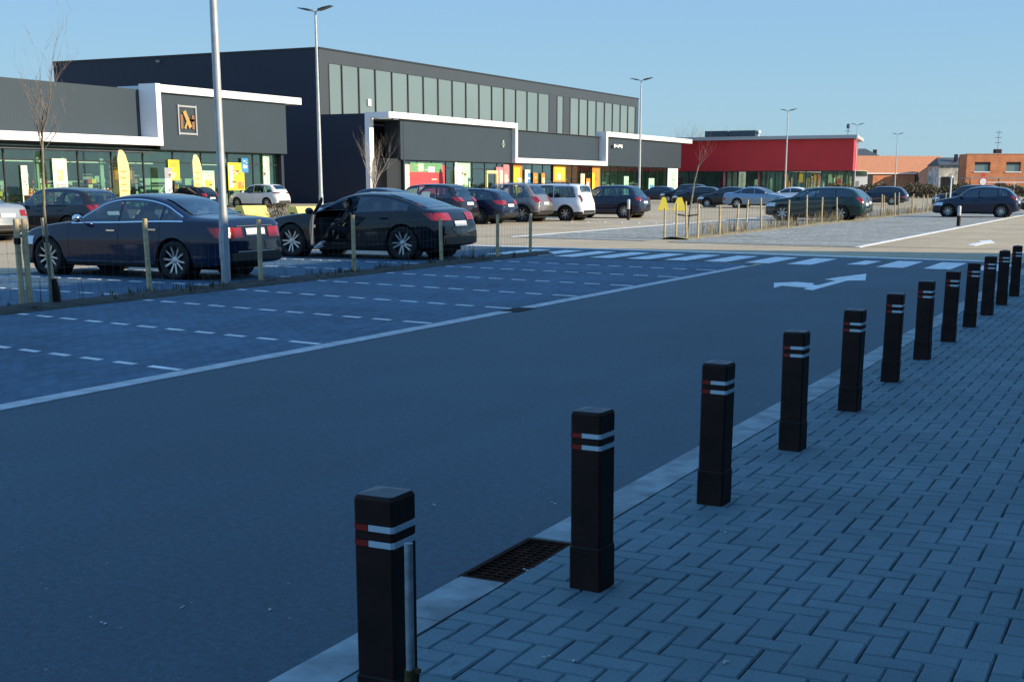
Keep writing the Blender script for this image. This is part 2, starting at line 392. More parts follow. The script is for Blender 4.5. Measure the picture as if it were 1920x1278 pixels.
at = n.new('ShaderNodeAttribute'); at.attribute_name = 'tone'
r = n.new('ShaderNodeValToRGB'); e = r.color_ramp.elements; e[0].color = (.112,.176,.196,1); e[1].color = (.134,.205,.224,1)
l.new(at.outputs['Fac'], r.inputs[0])
tc = n.new('ShaderNodeTexCoord'); nz = n.new('ShaderNodeTexNoise'); nz.inputs['Scale'].default_value = 130; nz.inputs['Detail'].default_value = 3
l.new(tc.outputs['Object'], nz.inputs['Vector'])
nb = n.new('ShaderNodeTexNoise'); nb.inputs['Scale'].default_value = 1.1; nb.inputs['Detail'].default_value = 7; nb.inputs['Roughness'].default_value = .62
l.new(tc.outputs['Object'], nb.inputs['Vector'])
r1 = n.new('ShaderNodeValToRGB'); r1.color_ramp.elements[0].position = .3; r1.color_ramp.elements[1].position = .7
r1.color_ramp.elements[0].color = (.78,.78,.78,1); r1.color_ramp.elements[1].color = (1.2,1.2,1.2,1); l.new(nz.outputs['Fac'], r1.inputs[0])
r2 = n.new('ShaderNodeValToRGB'); r2.color_ramp.elements[0].position = .3; r2.color_ramp.elements[1].position = .7
r2.color_ramp.elements[0].color = (.8,.8,.8,1); r2.color_ramp.elements[1].color = (1.15,1.15,1.15,1); l.new(nb.outputs['Fac'], r2.inputs[0])
m1 = n.new('ShaderNodeMix'); m1.data_type = 'RGBA'; m1.blend_type = 'MULTIPLY'; m1.inputs[0].default_value = 1
m2 = n.new('ShaderNodeMix'); m2.data_type = 'RGBA'; m2.blend_type = 'MULTIPLY'; m2.inputs[0].default_value = 1
l.new(r.outputs[0], m1.inputs[6]); l.new(r1.outputs[0], m1.inputs[7]); l.new(m1.outputs[2], m2.inputs[6]); l.new(r2.outputs[0], m2.inputs[7])
# gum spots and dark stains trodden into the blocks
vg = n.new('ShaderNodeTexVoronoi'); vg.inputs['Scale'].default_value = 4.5; l.new(tc.outputs['Object'], vg.inputs['Vector'])
sg_ = n.new('ShaderNodeSeparateColor'); l.new(vg.outputs['Color'], sg_.inputs[0])
ms = n.new('ShaderNodeMath'); ms.operation = 'MULTIPLY_ADD'; ms.inputs[1].default_value = .16; ms.inputs[2].default_value = -.04; l.new(sg_.outputs[0], ms.inputs[0])
lt_ = n.new('ShaderNodeMath'); lt_.operation = 'LESS_THAN'; l.new(vg.outputs['Distance'], lt_.inputs[0]); l.new(ms.outputs[0], lt_.inputs[1])
sc_ = n.new('ShaderNodeMath'); sc_.operation = 'MULTIPLY'; sc_.inputs[1].default_value = .28; l.new(lt_.outputs[0], sc_.inputs[0])
m3 = n.new('ShaderNodeMix'); m3.data_type = 'RGBA'; l.new(sc_.outputs[0], m3.inputs[0]); l.new(m2.outputs[2], m3.inputs[6]); m3.inputs[7].default_value = (.05,.055,.06,1)
l.new(m3.outputs[2], p.inputs['Base Color'])
bp = n.new('ShaderNodeBump'); bp.inputs['Strength'].default_value = .35; bp.inputs['Distance'].default_value = .003
l.new(nz.outputs['Fac'], bp.inputs['Height']); l.new(bp.outputs['Normal'], p.inputs['Normal'])
me = herringbone(-2.288, 2.4, -1.0, 34.0, .105, 11); me.materials.append(M_BLOCK)
sw = bpy.data.objects.new('sidewalk', me); COL.objects.link(sw); tag(sw, kind='structure')
slab('sidewalk_bed', [(-2.288,-40),(30,-40),(30,70),(-2.288,70)], .026, M_JOINT, .04)
slab('sidewalk_far', [(-2.288,34.004),(2.4,34.004),(2.4,70),(-2.288,70)], .040, M_BLOCK, .012)
# litter flecks lying on the road and the blocks
lit = MB(); rl = random.Random(8)
for x, y, z in [(-6.17,6.73,0),(-3.33,3.78,0),(-3.0,3.91,0),(-3.27,5.67,0),(-3.46,3.5,0),(-2.73,5.98,0),(-2.66,9.5,0),(-1.77,3.84,.04),(-1.68,3.84,.04),(-1.75,5.7,.04),(-2.3,4.73,.04),(-1.21,4.06,.04),(-2.26,4.9,.04)]:
    for k in range(2):
        a = rl.uniform(0,pi); w, h = rl.uniform(.003,.006), rl.uniform(.004,.010); cx, cy = x+rl.uniform(-.03,.03)*k, y+rl.uniform(-.02,.02)*k
        lit.obox(Matrix.Translation((cx,cy,z+.003)) @ Matrix.Rotation(a,4,'Z'), h, w, .002)
tag(lit.build('litter', mat('paper_scrap', (.42,.42,.40), rough=.8)), kind='stuff')
# planting strips
def strip(name, x0, x1, y0, y1, h, m, seed):
    rr = random.Random(seed); rows = []; n = int((y1-y0)/.25)
    for i in range(n+1):
        y = y0+(y1-y0)*i/n
        rows.append([(x0, y, -.005), (x0+.06, y, h*.5+rr.uniform(-.01,.01)), (x0+(x1-x0)*.35, y, h+rr.uniform(-.02,.02)), (x0+(x1-x0)*.7, y, h+rr.uniform(-.02,.02)), (x1-.06, y, h*.5+rr.uniform(-.01,.01)), (x1, y, -.005)])
    b = MB(); b.grid(rows); return tag(b.build(name, m, smooth=True), kind='structure')
strip('planting_soil', -13.93, -13.16, -20, 28.7, .05, M_SOIL, 1)
strip('planting_soil_far', -13.88, -13.02, 38.1, 92, .06, M_STRAW, 2)
def tufts(name, x0, x1, y0, y1, cnt, hmin, hmax, cols, seed, blades=9, w=.006, clump=None):
    rr = random.Random(seed); b = MB()
    for i in range(cnt):
        x, y = rr.uniform(x0,x1), rr.uniform(y0,y1)
        if clump and sin(y*clump)+sin(y*clump*2.7+1) < rr.uniform(-1.2,1.4): continue
        for k in range(rr.randint(3,blades)):
            a = rr.uniform(0,2*pi); h = rr.uniform(hmin,hmax); ln = rr.uniform(.1,.45)*h
            px, py = x+rr.uniform(-.04,.04), y+rr.uniform(-.04,.04); c, s = cos(a), sin(a); mi = rr.randrange(len(cols))
            q = (px+c*ln*.4, py+s*ln*.4, .04+h*.6); t = (px+c*ln, py+s*ln, .04+h)
            b.add([(px-s*w,py+c*w,.03),(px+s*w,py-c*w,.03),(q[0]+s*w*.8,q[1]-c*w*.8,q[2]),(q[0]-s*w*.8,q[1]+c*w*.8,q[2]),t], [(0,1,2,3),(3,2,4)], mi)
    return tag(b.build(name, cols, fix=False), kind='stuff')
G1 = mat('weed_green', (.06,.065,.04), rough=.8); G2 = mat('weed_brown', (.09,.075,.04), rough=.9); G3 = mat('straw', (.34,.27,.14), rough=.9); G4 = mat('straw_dark', (.20,.15,.08), rough=.9)
tufts('weeds', -13.85, -13.22, 9, 28.4, 300, .03, .13, [G1,G2,G2], 4, clump=1.3)
tufts('weed_stalks', -13.8, -13.3, 10, 28.2, 30, .25, .5, [G2,G2], 6, blades=4, w=.004)
tufts('dry_grass', -13.8, -13.1, 39.5, 90, 800, .10, .55, [G3,G3,G4], 5, w=.007, blades=7, clump=.9)
# ------------------------------------------------------------------ buildings
P_GREY = panel_mat('grey_cladding', (.024,.040,.054), rough=.45, axis=1, pitch=.25, depth=.06)
P_NAVY = panel_mat('dark_cladding', (.010,.016,.036), rough=.55, axis=0, pitch=.3, depth=.25)
P_HALL = panel_mat('hall_cladding', (.040,.050,.060), rough=.45, axis=1, pitch=.3, depth=.12)
P_WHITE = mat('white_fascia', (.80,.80,.80), rough=.4, var=.03, vscale=.7)
P_RED = panel_mat('red_cladding', (.58,.022,.030), rough=.45, axis=0, pitch=.35, depth=.25, var=.1)
M_FRAME = mat('dark_frame', (.03,.033,.037), rough=.4, metal=.3)
M_ROOF = mat('roof_felt', (.08,.08,.085), rough=.95, var=.2, vscale=.5)
M_IN = mat('shop_inside', (.42,.54,.44), rough=.8, var=.3, vscale=.6)
M_INW = mat('shop_inside_pale', (.35,.46,.38), rough=.8, var=.25, vscale=.8)
M_TILEF = mat('shop_floor', (.30,.32,.29), rough=.4, var=.1)
G_SHOP = glass('shop_glass', tint=(.80,.93,.86), clear=.75)
G_HALL = mat('hall_glass', (.21,.27,.265), rough=.08, metal=.35, spec=.6, var=.08, vscale=.12)
COLS = {k: mat('display_'+k, c, rough=.6) for k, c in dict(yellow=(.80,.62,.03), pale=(.62,.72,.52), red=(.62,.05,.06), orange=(.75,.22,.02), white=(.78,.78,.76),
        green=(.12,.30,.14), mint=(.35,.58,.40), brown=(.20,.10,.05), blue=(.04,.22,.45), black=(.02,.02,.02), cream=(.75,.66,.45), gold=(.38,.24,.07), grey=(.3,.32,.33), pink=(.7,.18,.2), lightyellow=(.82,.74,.25)).items()}
CK = list(COLS); CM = [COLS[k] for k in CK]; CI = {k: i for i, k in enumerate(CK)}

def shopfront(par, X, y0, y1, z1, n, trans=True, back=5.0, seed=1, shelf=True, tz=3.1):
    """glazed front on the plane x = X: posts, rails, panes, and the room behind with its shelves"""
    f = MB(); st = (y1-y0)/n
    for i in range(n+1): f.box(X-.10, X+.03, y0+st*i-.045, y0+st*i+.045, .0, z1)
    f.box(X-.09, X+.025, y0, y1, 0, .12); f.box(X-.09, X+.025, y0, y1, z1-.08, z1)
    if trans: f.box(X-.08, X+.02, y0, y1, tz-.04, tz+.04)
    f.build('shopfront_frame', M_FRAME, par)
    for i in range(n):
        g = MB(); g.box(X-.03, X-.015, y0+st*i+.047, y0+st*(i+1)-.047, .122, z1-.082); g.build('window', G_SHOP, par)
    r = MB(); r.box(X-back, X-.11, y0, y1, -.004, .02, 0); r.box(X-back-.1, X-back, y0, y1, 0, z1+.5, 1); r.box(X-back, X-.11, y0, y1, z1+.02, z1+.1, 1)
    r.box(X-back, X-.11, y0-.1, y0, 0, z1, 1); r.box(X-back, X-.11, y1, y1+.1, 0, z1, 1)
    r.build('interior', [M_TILEF, M_IN], par)
    if shelf:
        rr = random.Random(seed); s = MB(); y = y0+.4
        while y < y1-1.2:
            w = rr.uniform(.7,2.2); d = X-rr.uniform(1.2,back-.7); h = rr.uniform(1.1,2.3)
            for q in range(int(h/.4)):
                yy = y
                while yy < y+w-.1:
                    ww = rr.uniform(.15,.5); s.box(d-.4, d, yy, min(yy+ww,y+w)-.03, .1+.4*q, .1+.4*q+rr.uniform(.18,.36), rr.randrange(len(CK))); yy += ww
            s.box(d-.45, d-.41, y-.03, y+w, 0, h+.1, CI['grey']); y += w+rr.uniform(.3,1.2)
        s.build('display_shelf', CM, par)

# --- shop with the crest sign
s1 = thing('retail_shop', 'grey clad shop with white stepped fascia band, crest sign and yellow window posters', 'shop', (-62,71,0))
def at(b, name, m, par, **k): o = b.build(name, m, par, **k); o.matrix_parent_inverse = Matrix.Translation(-Vector(par.location)); return o
class PB(MB):
    """a builder whose coordinates are the world's, for parts of a thing that stands elsewhere"""
    def build(s, name, m, parent=None, **k):
        if parent is not None:
            L = Vector(parent.location); s.v = [(p[0]-L.x, p[1]-L.y, p[2]-L.z) for p in s.v]
        return _MB.build(s, name, m, parent, **k)
_MB = MB
MB = PB
Y0 = 40
b = MB(); b.box(-95, -63.5, Y0, 71.4, 3.75, 7.9); b.build('wall', P_GREY, s1)
b = MB(); b.box(-63.5, -62.35, Y0, 70.6, 3.72, 3.78); b.box(-95, -63.8, Y0, 85.3, 7.88, 7.93); b.build('roof', M_ROOF, s1)
b = MB(); b.box(-63.48, -62, Y0, 70.72, 4.2, 4.72); b.box(-63.48, -62, 70.72, 71.2, 4.2, 8.26); b.box(-63.48, -62, 71.2, 87.4, 7.72, 8.22); b.box(-66, -63.48, 71.4, 87.4, 7.76, 8.2)
b.build('fascia_band', P_WHITE, s1)
b = MB(); b.box(-62.6, -62.28, 71.2, 85.66, 3.95, 7.72); b.build('sign_panel', P_GREY, s1)
b = MB(); b.box(-95, -62.6, 85.3, 85.62, 0, 7.72); b.build('side_wall', P_NAVY, s1)
shopfront(s1, -63.0, Y0+.1, 85.25, 3.9, 15, seed=5, back=4)
# ceiling light strips and pale curtain columns behind the glass
b = MB()
for y in (61.0, 63.2, 66.6, 79.5, 84.0): b.box(-63.6, -63.45, y, y+.32, .1, 3.7)
b.build('curtain', M_INW, s1)
b = MB()
for y0_, y1_ in ((56.5, 61.9), (63.3, 67.2), (68.5, 71.8), (76, 79)): b.box(-63.75, -63.55, y0_, y1_, 3.0, 3.07)
b.build('ceiling_rail', COLS['white'], s1)
# crest sign: pale square frame with an abstract gold emblem
sg = MB(); yc, zc, r_ = 74.05, 6.0, .92
for s_ in (-1,1):
    sg.box(-62.28, -62.18, yc+s_*r_-.06, yc+s_*r_+.06, zc-r_-.1, zc+r_+.1, 0); sg.box(-62.28, -62.19, yc-r_, yc+r_, zc+s_*r_-.06, zc+s_*r_+.06, 0)
for k in range(5):
    a = 2.1*k; sg.obox(Matrix.Translation((-62.22, yc+.42*cos(a), zc+.42*sin(a))) @ Matrix.Rotation(a,4,'X'), .05, .26, .09, 1)
sg.obox(Matrix.Translation((-62.22, yc-.05, zc+.05)) @ Matrix.Rotation(.5,4,'X'), .06, .16, .62, 1)
for s_ in (-1,1): sg.box(-62.27, -62.2, yc+s_*.6-.13, yc+s_*.6+.13, zc-.6, zc+.35, 2)
sg.build('crest_sign', [COLS['grey'], COLS['gold'], COLS['brown']], s1)

def poster(name, label, X, y0, y1, z0, z1, blocks, cat='poster', grp=None):
    t = MB(); t.box(X-.03, X, y0, y1, z0, z1, CI[blocks[0]])
    W, H = y1-y0, z1-z0
    for q, (c, a, b_, d, e) in enumerate(blocks[1:]): t.box(X, X+.012+.003*q, y0+W*a, y0+W*b_, z0+H*d, z0+H*e, CI[c])
    rp = random.Random(len(bpy.data.objects)); nb = len(blocks)
    for q in range(9):
        a, d = rp.uniform(.06,.8), rp.uniform(.05,.88); w_ = rp.uniform(.05,.3)
        t.box(X, X+.012+.003*(nb+q), y0+W*a, y0+W*min(a+w_,.95), z0+H*d, z0+H*min(d+rp.choice((.018,.03,.06)),.95), rp.choice((CI['white'],CI['brown'],CI['grey'],CI['cream'],CI[blocks[0]])))
    return tag(_MB.build(t, name, CM), label, cat, grp)
lines = lambda c, zs, a=.15, b_=.85, h=.025: [(c, a, b_, z, z+h) for z in zs]
poster('window_poster', 'tall pale green poster with a yellow motif in the shop window', -62.90, 61.9, 63.1, .5, 3.2, ['pale', ('lightyellow', .3,.75,.5,.78)]+lines('grey', (.40,.36,.2)))
poster('window_poster', 'slim pale banner standing alone behind the glass', -62.91, 59.35, 59.85, .3, 2.75, ['pale']+lines('grey', (.8,.7,.6)))
poster('window_poster', 'yellow poster just behind the second beach flag', -62.90, 72.6, 73.75, 1.9, 3.3, ['yellow', ('lightyellow',.1,.6,.1,.4)]+lines('brown', (.8,.7)))
poster('window_poster', 'large yellow poster under the blue corner sticker', -62.90, 79.1, 81.0, 1.2, 3.2, ['yellow', ('orange',.55,.95,.05,.3), ('white',.05,.3,.1,.9)]+lines('brown', (.7,.6)))
poster('window_poster', 'cream poster with a yellow disc low in the window', -62.90, 76.1, 77.5, 1.0, 2.6, ['cream', ('yellow',.25,.75,.15,.6), ('mint',.0,1.,.8,1.)])
poster('window_sticker', 'blue square sticker at the top corner of the yellow poster', -62.87, 80.7, 81.5, 2.5, 3.55, ['blue', ('white',.2,.8,.3,.5)], 'sticker')
poster('display_column', 'mint green column at the end of the glazed shop front', -62.86, 83.3, 84.1, .1, 3.85, ['mint', ('pale',.1,.5,.02,.98)], 'column')
poster('door_panel_sign', 'white panel with grey top beside the shop entrance', -62.4, 71.6, 72.3, .1, 2.75, ['white', ('grey',.0,1.,.72,1.)], 'sign')
poster('brown_display', 'brown display board inside the shop entrance', -64.2, 68.2, 70.6, 1.0, 2.9, ['brown', ('orange',.2,.9,.5,.9)], 'display')

def beach_flag(label, X, y, h, w, base='lightyellow', mark='gold', lean=.35, tilt=.05, grp='beach flags in front of the shops'):
    t = thing('beach_flag', label, 'flag', (X, y, 0), 0, grp)
    p = _MB(); p.tube([(0,0,0),(0,tilt*.4,h*.5),(0,-.02,h*.86),(0,lean*.35,h*.97),(0,lean*.8,h)], [.02,.018,.014,.01,.006], 6)
    _MB.build(p, 'pole', COLS['grey'], t)
    f = _MB(); rows = []
    for i in range(13):
        q = i/12; z = .45+(h-.47)*q; ww = w*(1 if q < .6 else sqrt(max(.0, 1-((q-.6)/.42)**2))) ; y0_ = tilt*.6*sin(q*3)-.02
        if q > .86: y0_ += lean*.5*((q-.86)/.14)
        rows.append([(.03*sin(5*u+4*q)*u+.012, y0_+max(ww,y0_+.02)*u if ww < .02 else y0_+ww*u, z) for u in (0,.25,.5,.75,1)])
    f.grid(rows); fo = _MB.build(f, 'flag_cloth', COLS[base], t, smooth=True)
    m = fo.modifiers.new('thick', 'SOLIDIFY'); m.thickness = .006
    g = _MB()
    for k in range(5): g.box(.02, .046, .22*w, .72*w, .8+.4*k, .8+.4*k+.07)
    _MB.build(g, 'flag_marking', COLS[mark], t)
    b_ = _MB(); b_.box(-.3,.3,-.03,.03,-.004,.04); b_.box(-.03,.03,-.3,.3,-.004,.04); _MB.build(b_, 'foot', COLS['grey'], t)
    return t
beach_flag('yellow beach flag standing before the dark shop windows under the low fascia', -59.5, 64.0, 3.75, .95)
beach_flag('yellow beach flag standing beside the white entrance panel', -59.5, 71.1, 3.6, .9)

# --- big hall behind
hl = thing('hall', 'tall dark hall with a long band of pale glass panes', 'hall', (-66.5,96.5,0))
b = MB(); b.box(-97, -66.8, 96.5, 96.8, 0, 13.0); b.build('side_wall', P_NAVY, hl); b = MB(); b.box(-97,-96.7,96.8,172,0,13.0); b.build('back_wall', P_NAVY, hl)
b = MB(); b.box(-66.8, -66.5, 96.5, 97.9, 0, 13.0); b.box(-66.8,-66.5,97.9,172,11.85,13.0); b.box(-66.8,-66.5,97.9,172,0,7.55); b.box(-66.8,-66.5,170.9,172,7.55,11.85)
b.box(-66.8,-66.52,143.2,145.4,7.55,11.85); b.box(-66.8,-66.52,147.2,149.2,7.55,11.85); b.box(-97,-66.8,171.7,172,0,13.0); b.build('front_wall', P_HALL, hl)
b = MB(); b.box(-96.7,-66.8,96.8,171.7,12.7,12.75); b.build('roof', M_ROOF, hl)
b = MB(); b.box(-97.05,-66.45,96.44,96.56,12.92,13.06); b.box(-66.56,-66.44,96.56,172.05,12.92,13.06); b.build('roof_edge', M_FRAME, hl)
ys = [97.9,99.95,102.65,105.4,108.3,111.2,114.1,117,119.9,122.8,125.7,128.6,131.5,134.4,137.3,140.2,143.2]
spans = list(zip(ys[:-1], ys[1:])) + [(145.4,147.2)] + [(149.2+2.71*i, 149.2+2.71*(i+1)) for i in range(8)]
for a, c in spans:
    f = MB(); f.box(-66.66, -66.47, a-.07, a+.07, 7.55, 11.85); f.build('mullion', M_FRAME, hl)
for a, c in spans:
    g = MB(); g.box(-66.6, -66.57, a+.071, c-.071, 7.56, 11.84); g.build('window', G_HALL, hl)
b = MB(); b.box(-66.56,-66.42,104.0,104.5,8.6,9.2); b.build('window_decal', COLS['white'], hl)
b = MB(); b.obox(Matrix.Translation((-84,96.35,12.55)),.12,.15,.10); b.build('wall_lamp', COLS['grey'], hl)

# --- row of three joined units in front of the hall
s2 = thing('retail_row', 'row of three joined grey shops under one zigzag white fascia', 'shops', (-60,120,0))
b = MB(); b.box(-66.49, -61.9, 96.5, 96.8, 0, 7.5); b.build('side_wall', P_NAVY, s2); b = MB(); b.box(-66.49,-61.9,171.1,171.4,0,7.3); b.build('end_wall', P_NAVY, s2)
b = MB(); b.box(-62.0, -61.55, 96.45, 97.1, 0, 7.1); b.box(-61.99,-59.6,96.45,96.95,7.1,7.58); b.box(-60.1,-59.6,96.95,120.9,7.1,7.6)
b.box(-60.95,-59.6,120.4,120.9,4.24,7.1); b.box(-60.1,-59.6,120.4,144.6,3.75,4.24); b.box(-60.95,-59.6,144.1,144.6,4.24,7.6); b.box(-60.1,-59.6,144.6,174.6,7.06,7.6)
b.build('fascia_band', P_WHITE, s2)
b = MB(); b.box(-61.9,-60.0,99.4,99.6,0,7.05,0); b.box(-60.2,-60.02,96.95+2.0,120.38,3.72,7.1,0); b.box(-60.9,-60.5,120.92,144.08,4.26,7.02,0); b.box(-60.2,-60.02,144.62,171.4,3.78,7.05,0); b.build('sign_panel', P_GREY, s2)
b = MB(); b.box(-66.4,-60.25,97.2,171.0,7.0,7.04); b.box(-60.9,-60.12,120.5,144.5,3.7,3.745); b.build('roof', M_ROOF, s2)
b = MB(); b.box(-61.54,-60.25,97.0,99.3,0,3.8); b.build('entrance_recess', M_FRAME, s2)
shopfront(s2, -60.35, 99.7, 120.3, 3.7, 8, seed=8, back=5.4)
shopfront(s2, -60.45, 120.9, 144.0, 3.7, 9, seed=9, back=5.4, trans=False)
shopfront(s2, -60.35, 144.7, 171.0, 3.75, 10, seed=10, back=5.4, trans=False)
b = MB(); b.box(-60.02,-59.2,147.0,147.15,6.1,6.25)
for k in range(5): b.box(-59.7,-59.62,146.6+.55*k,146.95+.55*k,5.85+(.12 if k%2 else 0),6.25)
b.build('shop_sign', COLS['white'], s2)
b = MB(); b.box(-60.02,-59.93,118.2,118.5,5.2,5.9); b.box(-60.02,-59.93,118.0,118.7,5.45,5.55); b.build('wall_emblem', COLS['grey'], s2)
X = -60.26
poster('shop_poster', 'red poster with a cream figure at the corner of the zigzag shops', X, 99.9, 107.0, .4, 3.35, ['red', ('cream',.0,.12,.0,1.), ('cream',.12,.3,.0,.35), ('white',.4,.62,.0,.2)])
poster('shop_poster', 'pale photo strip over the wide red poster', X+.004, 100.9, 106.6, 2.7, 3.5, ['green', ('cream',.25,.4,.1,.9), ('white',.55,.75,.0,.6)])
poster('shop_poster', 'soft green glass panel beside the white beach flag', X, 109.0, 112.0, .4, 3.6, ['mint', ('pale',.1,.5,.3,.9), ('green',.5,.9,.1,.4)])
poster('shop_poster', 'red poster with pale figure before the orange posters', X, 117.4, 118.9, .3, 3.3, ['pink', ('cream',.55,.95,.0,.9)])
poster('shop_poster', 'taller red poster at the end of the first unit', X, 119.0, 120.3, .3, 3.55, ['pink', ('cream',.2,.7,.0,.7)])
X = -60.3
poster('shop_poster', 'orange poster next to the red poster pair', X, 121.3, 123.3, .3, 3.6, ['orange', ('yellow',.1,.7,.1,.9), ('cream',.4,.9,.3,.6)])
poster('shop_poster', 'white and blue narrow poster in the orange shop', X, 124.0, 125.2, .3, 3.1, ['white', ('blue',.5,1.,.5,.9)])
poster('shop_poster', 'narrow orange and white poster in the orange shop', X, 126.0, 127.0, .3, 2.8, ['orange', ('white',.0,1.,.0,.4)])
poster('shop_poster', 'thin orange poster of the middle shop', X, 128.0, 128.8, .3, 2.8, ['orange', ('cream',.3,1.,.2,.8)])
poster('shop_poster', 'hanging orange shield banner under the low fascia', X, 131.0, 134.2, 1.9, 3.65, ['orange', ('yellow',.1,.9,.1,.9), ('cream',.3,.6,.1,.5)], 'banner')
poster('shop_poster', 'pale narrow poster near the end of the low fascia', X, 138.4, 139.5, .3, 2.8, ['cream', ('orange',.6,1.,.1,.5)])
poster('shop_poster', 'orange and white poster near the low fascia end', X, 140.0, 141.1, .3, 2.3, ['orange', ('white',.1,.6,.2,.8)])
poster('shop_poster', 'tall bright orange panel at the end of the low fascia', X, 141.7, 143.9, .3, 3.6, ['orange', ('yellow',.0,.3,.0,.8)])
poster('shop_poster', 'large white window panel at the end of the third shop', -60.2, 166.9, 170.8, .3, 3.7, ['white', ('mint',.4,.75,.2,.9)])
poster('shop_poster', 'green poster in the third shop beside the lamp post', -60.26, 151.5, 153.0, .3, 2.6, ['mint', ('green',.4,.8,.1,.6)])
poster('shop_poster', 'teal poster low in the window of the third shop', -60.26, 160.0, 162.0, .3, 2.4, ['mint', ('blue',.2,.9,.0,.6)])
b = _MB(); 
for z0, z1, y0, y1 in ((0,2.9,113.9,114.15),(2.65,2.9,111.9,113.9),(0,2.6,111.9,112.05)): b.box(-58.6,-58.4,y0,y1,z0,z1)
b.box(-59.2,-57.8,113.85,114.2,-.003,.03); b.box(-59.2,-57.8,111.85,112.1,-.003,.03)
tag(_MB.build(b,'yellow_portal', COLS['lightyellow']), 'yellow metal portal frame before the first unit entrance', 'gate')
beach_flag('white beach flag in front of the wide red poster', -58.8, 106.3, 3.6, .8, 'white', 'pink')

# --- red building beyond
rb = thing('red_building', 'red clad shop with a white roof edge beyond the grey row', 'shop', (-52,185,0))
b = MB(); b.box(-72,-39.9,184.7,185,3.5,7.7); b.build('wall', P_RED, rb)
b = MB(); b.prism([(-40.2,185.02),(-39.9,185.02),(-42.6,200),(-42.9,200)],2,3.5,7.7); b.build('end_wall', panel_mat('red_cladding_end', (.52,.03,.035), axis=1, pitch=.35, var=.1), rb)
b = MB(); b.prism([(-72,183.9),(-39.3,183.9),(-41.9,200.4),(-72,200.4)],2,7.76,8.22); b.build('fascia_band', mat('pale_grey_fascia',(.40,.41,.42),rough=.5), rb)
b = MB(); b.box(-71.8,-43.0,199.7,200,0,7.7); b.build('back_wall', P_NAVY, rb)
# glazed fronts along y = 184.8 and along the end
f = MB(); xs = [-72+i*2.14 for i in range(16)]
for x in xs: f.box(x-.05,x+.05,184.75,184.9,0,3.5)
f.box(-72,-39.9,184.75,184.88,3.38,3.5); f.box(-72,-39.9,184.75,184.88,0,.12)
f.build('shopfront_frame', M_FRAME, rb)
for k in range(7):
    f = MB(); xx = -39.95-.181*2.2*k; f.box(xx-.15,xx,185.1+2.2*k-.05,185.1+2.2*k+.05,0,3.5); f.build('end_post', M_FRAME, rb)
for a, c in zip(xs[:-1], xs[1:]):
    g = MB(); g.box(a+.052,c-.052,184.8,184.83,.122,3.378); g.build('window', G_SHOP, rb)
for k in range(6):
    xx = -40.03-.181*2.2*k; g = MB(); g.prism([(xx-.03,185.152+2.2*k),(xx,185.152+2.2*k),(xx-.38,187.24+2.2*k),(xx-.41,187.24+2.2*k)],2,.122,3.45); g.build('window', G_SHOP, rb)
b = MB(); b.box(-71.8,-40.2,185,196,-.004,.02,0); b.box(-71.8,-40.2,196,196.2,0,3.5,1); b.box(-71.8,-40.2,185.02,196,3.5,3.55,1); b.build('interior', [M_TILEF, M_IN], rb)
s = MB(); rr = random.Random(2)
for k in range(26):
    x = -70+1.15*k; h = rr.uniform(1,2.6); y = rr.uniform(186,190); s.box(x,x+rr.uniform(.3,.9),y,y+.4,0,h,rr.choice([CI['pale'],CI['cream'],CI['grey'],CI['white'],CI['mint'],CI['red'],CI['brown'],CI['green']]))
s.build('display_shelf', CM, rb)
# roof plant on the red building
M_DUCT = mat('plant_metal', (.06,.09,.11), rough=.45, metal=.3)
ru = thing('roof_unit', 'dark louvred air handling unit on the red shop roof', 'ventilation unit', (-57,190,8.25))
for x0, x1, nm in ((-62.6,-59.2,'casing'),(-58.9,-55,'casing')):
    b = _MB(); b.box(x0+57,x1+57,-1,1,.12,1.0); 
    for k in range(6): b.box(x0+57+.1,x1+57-.1,-1.03,-1.001,.2+.12*k,.26+.12*k)
    for xx in (x0+.2,x1-.3): b.box(xx+57,xx+57.1,-.9,.9,-.004,.12)
    _MB.build(b, nm, M_DUCT, ru)
b = _MB(); b.tube([(2.1,0,0),(2.1,0,.5),(2.2,-.2,.75),(2.5,-.5,.8)],.22,10); _MB.build(b,'exhaust_pipe', mat('bright_metal',(.7,.75,.78),rough=.3,metal=.6), ru)
mst = _MB(); mst.tube([(-44.2,200,8.25),(-44.2,200,10.4)],.05,6); mst.box(-44.6,-43.8,199.9,200.1,9.3,9.36); mst.lathe([(.25,0),(.25,.6),(0,.7)],8,Matrix.Translation((-44.2,200,9.7)))
tag(_MB.build(mst,'roof_mast', M_DUCT), 'short dark mast on the red shop roof', 'mast')
beach_flag('white and red beach flag by the dark entrance of the red shop', -57.5, 182.5, 3.4, .9, 'pink', 'white')
beach_flag('red beach flag by the pale windows of the red shop', -52.5, 182.5, 3.4, .9, 'red', 'white')

# --- brick buildings at the end of the road
def brick(name, col):
    m = paver_mat(name, col, tuple(c*.75 for c in col), w=.21, h=.065, var=.14, rough=.9)
    for nd in m.node_tree.nodes:
        if nd.type == 'MAPPING': nd.inputs['Rotation'].default_value = (pi/2, 0, 0)
    return m
M_BRICK = brick('orange_brick', (.56,.22,.105)); M_BRICK2 = brick('shade_and_chimney_brick', (.05,.032,.036)); M_TILE = mat('clay_tile', (.52,.21,.095), rough=.8, var=.12, vscale=2)  # dark brick: the gable's shade put into the colour; chimneys share it
M_SLATE = mat('slate', (.07,.08,.085), rough=.7, var=.25, vscale=2)
MB = _MB
RZ = radians(26.49+14)
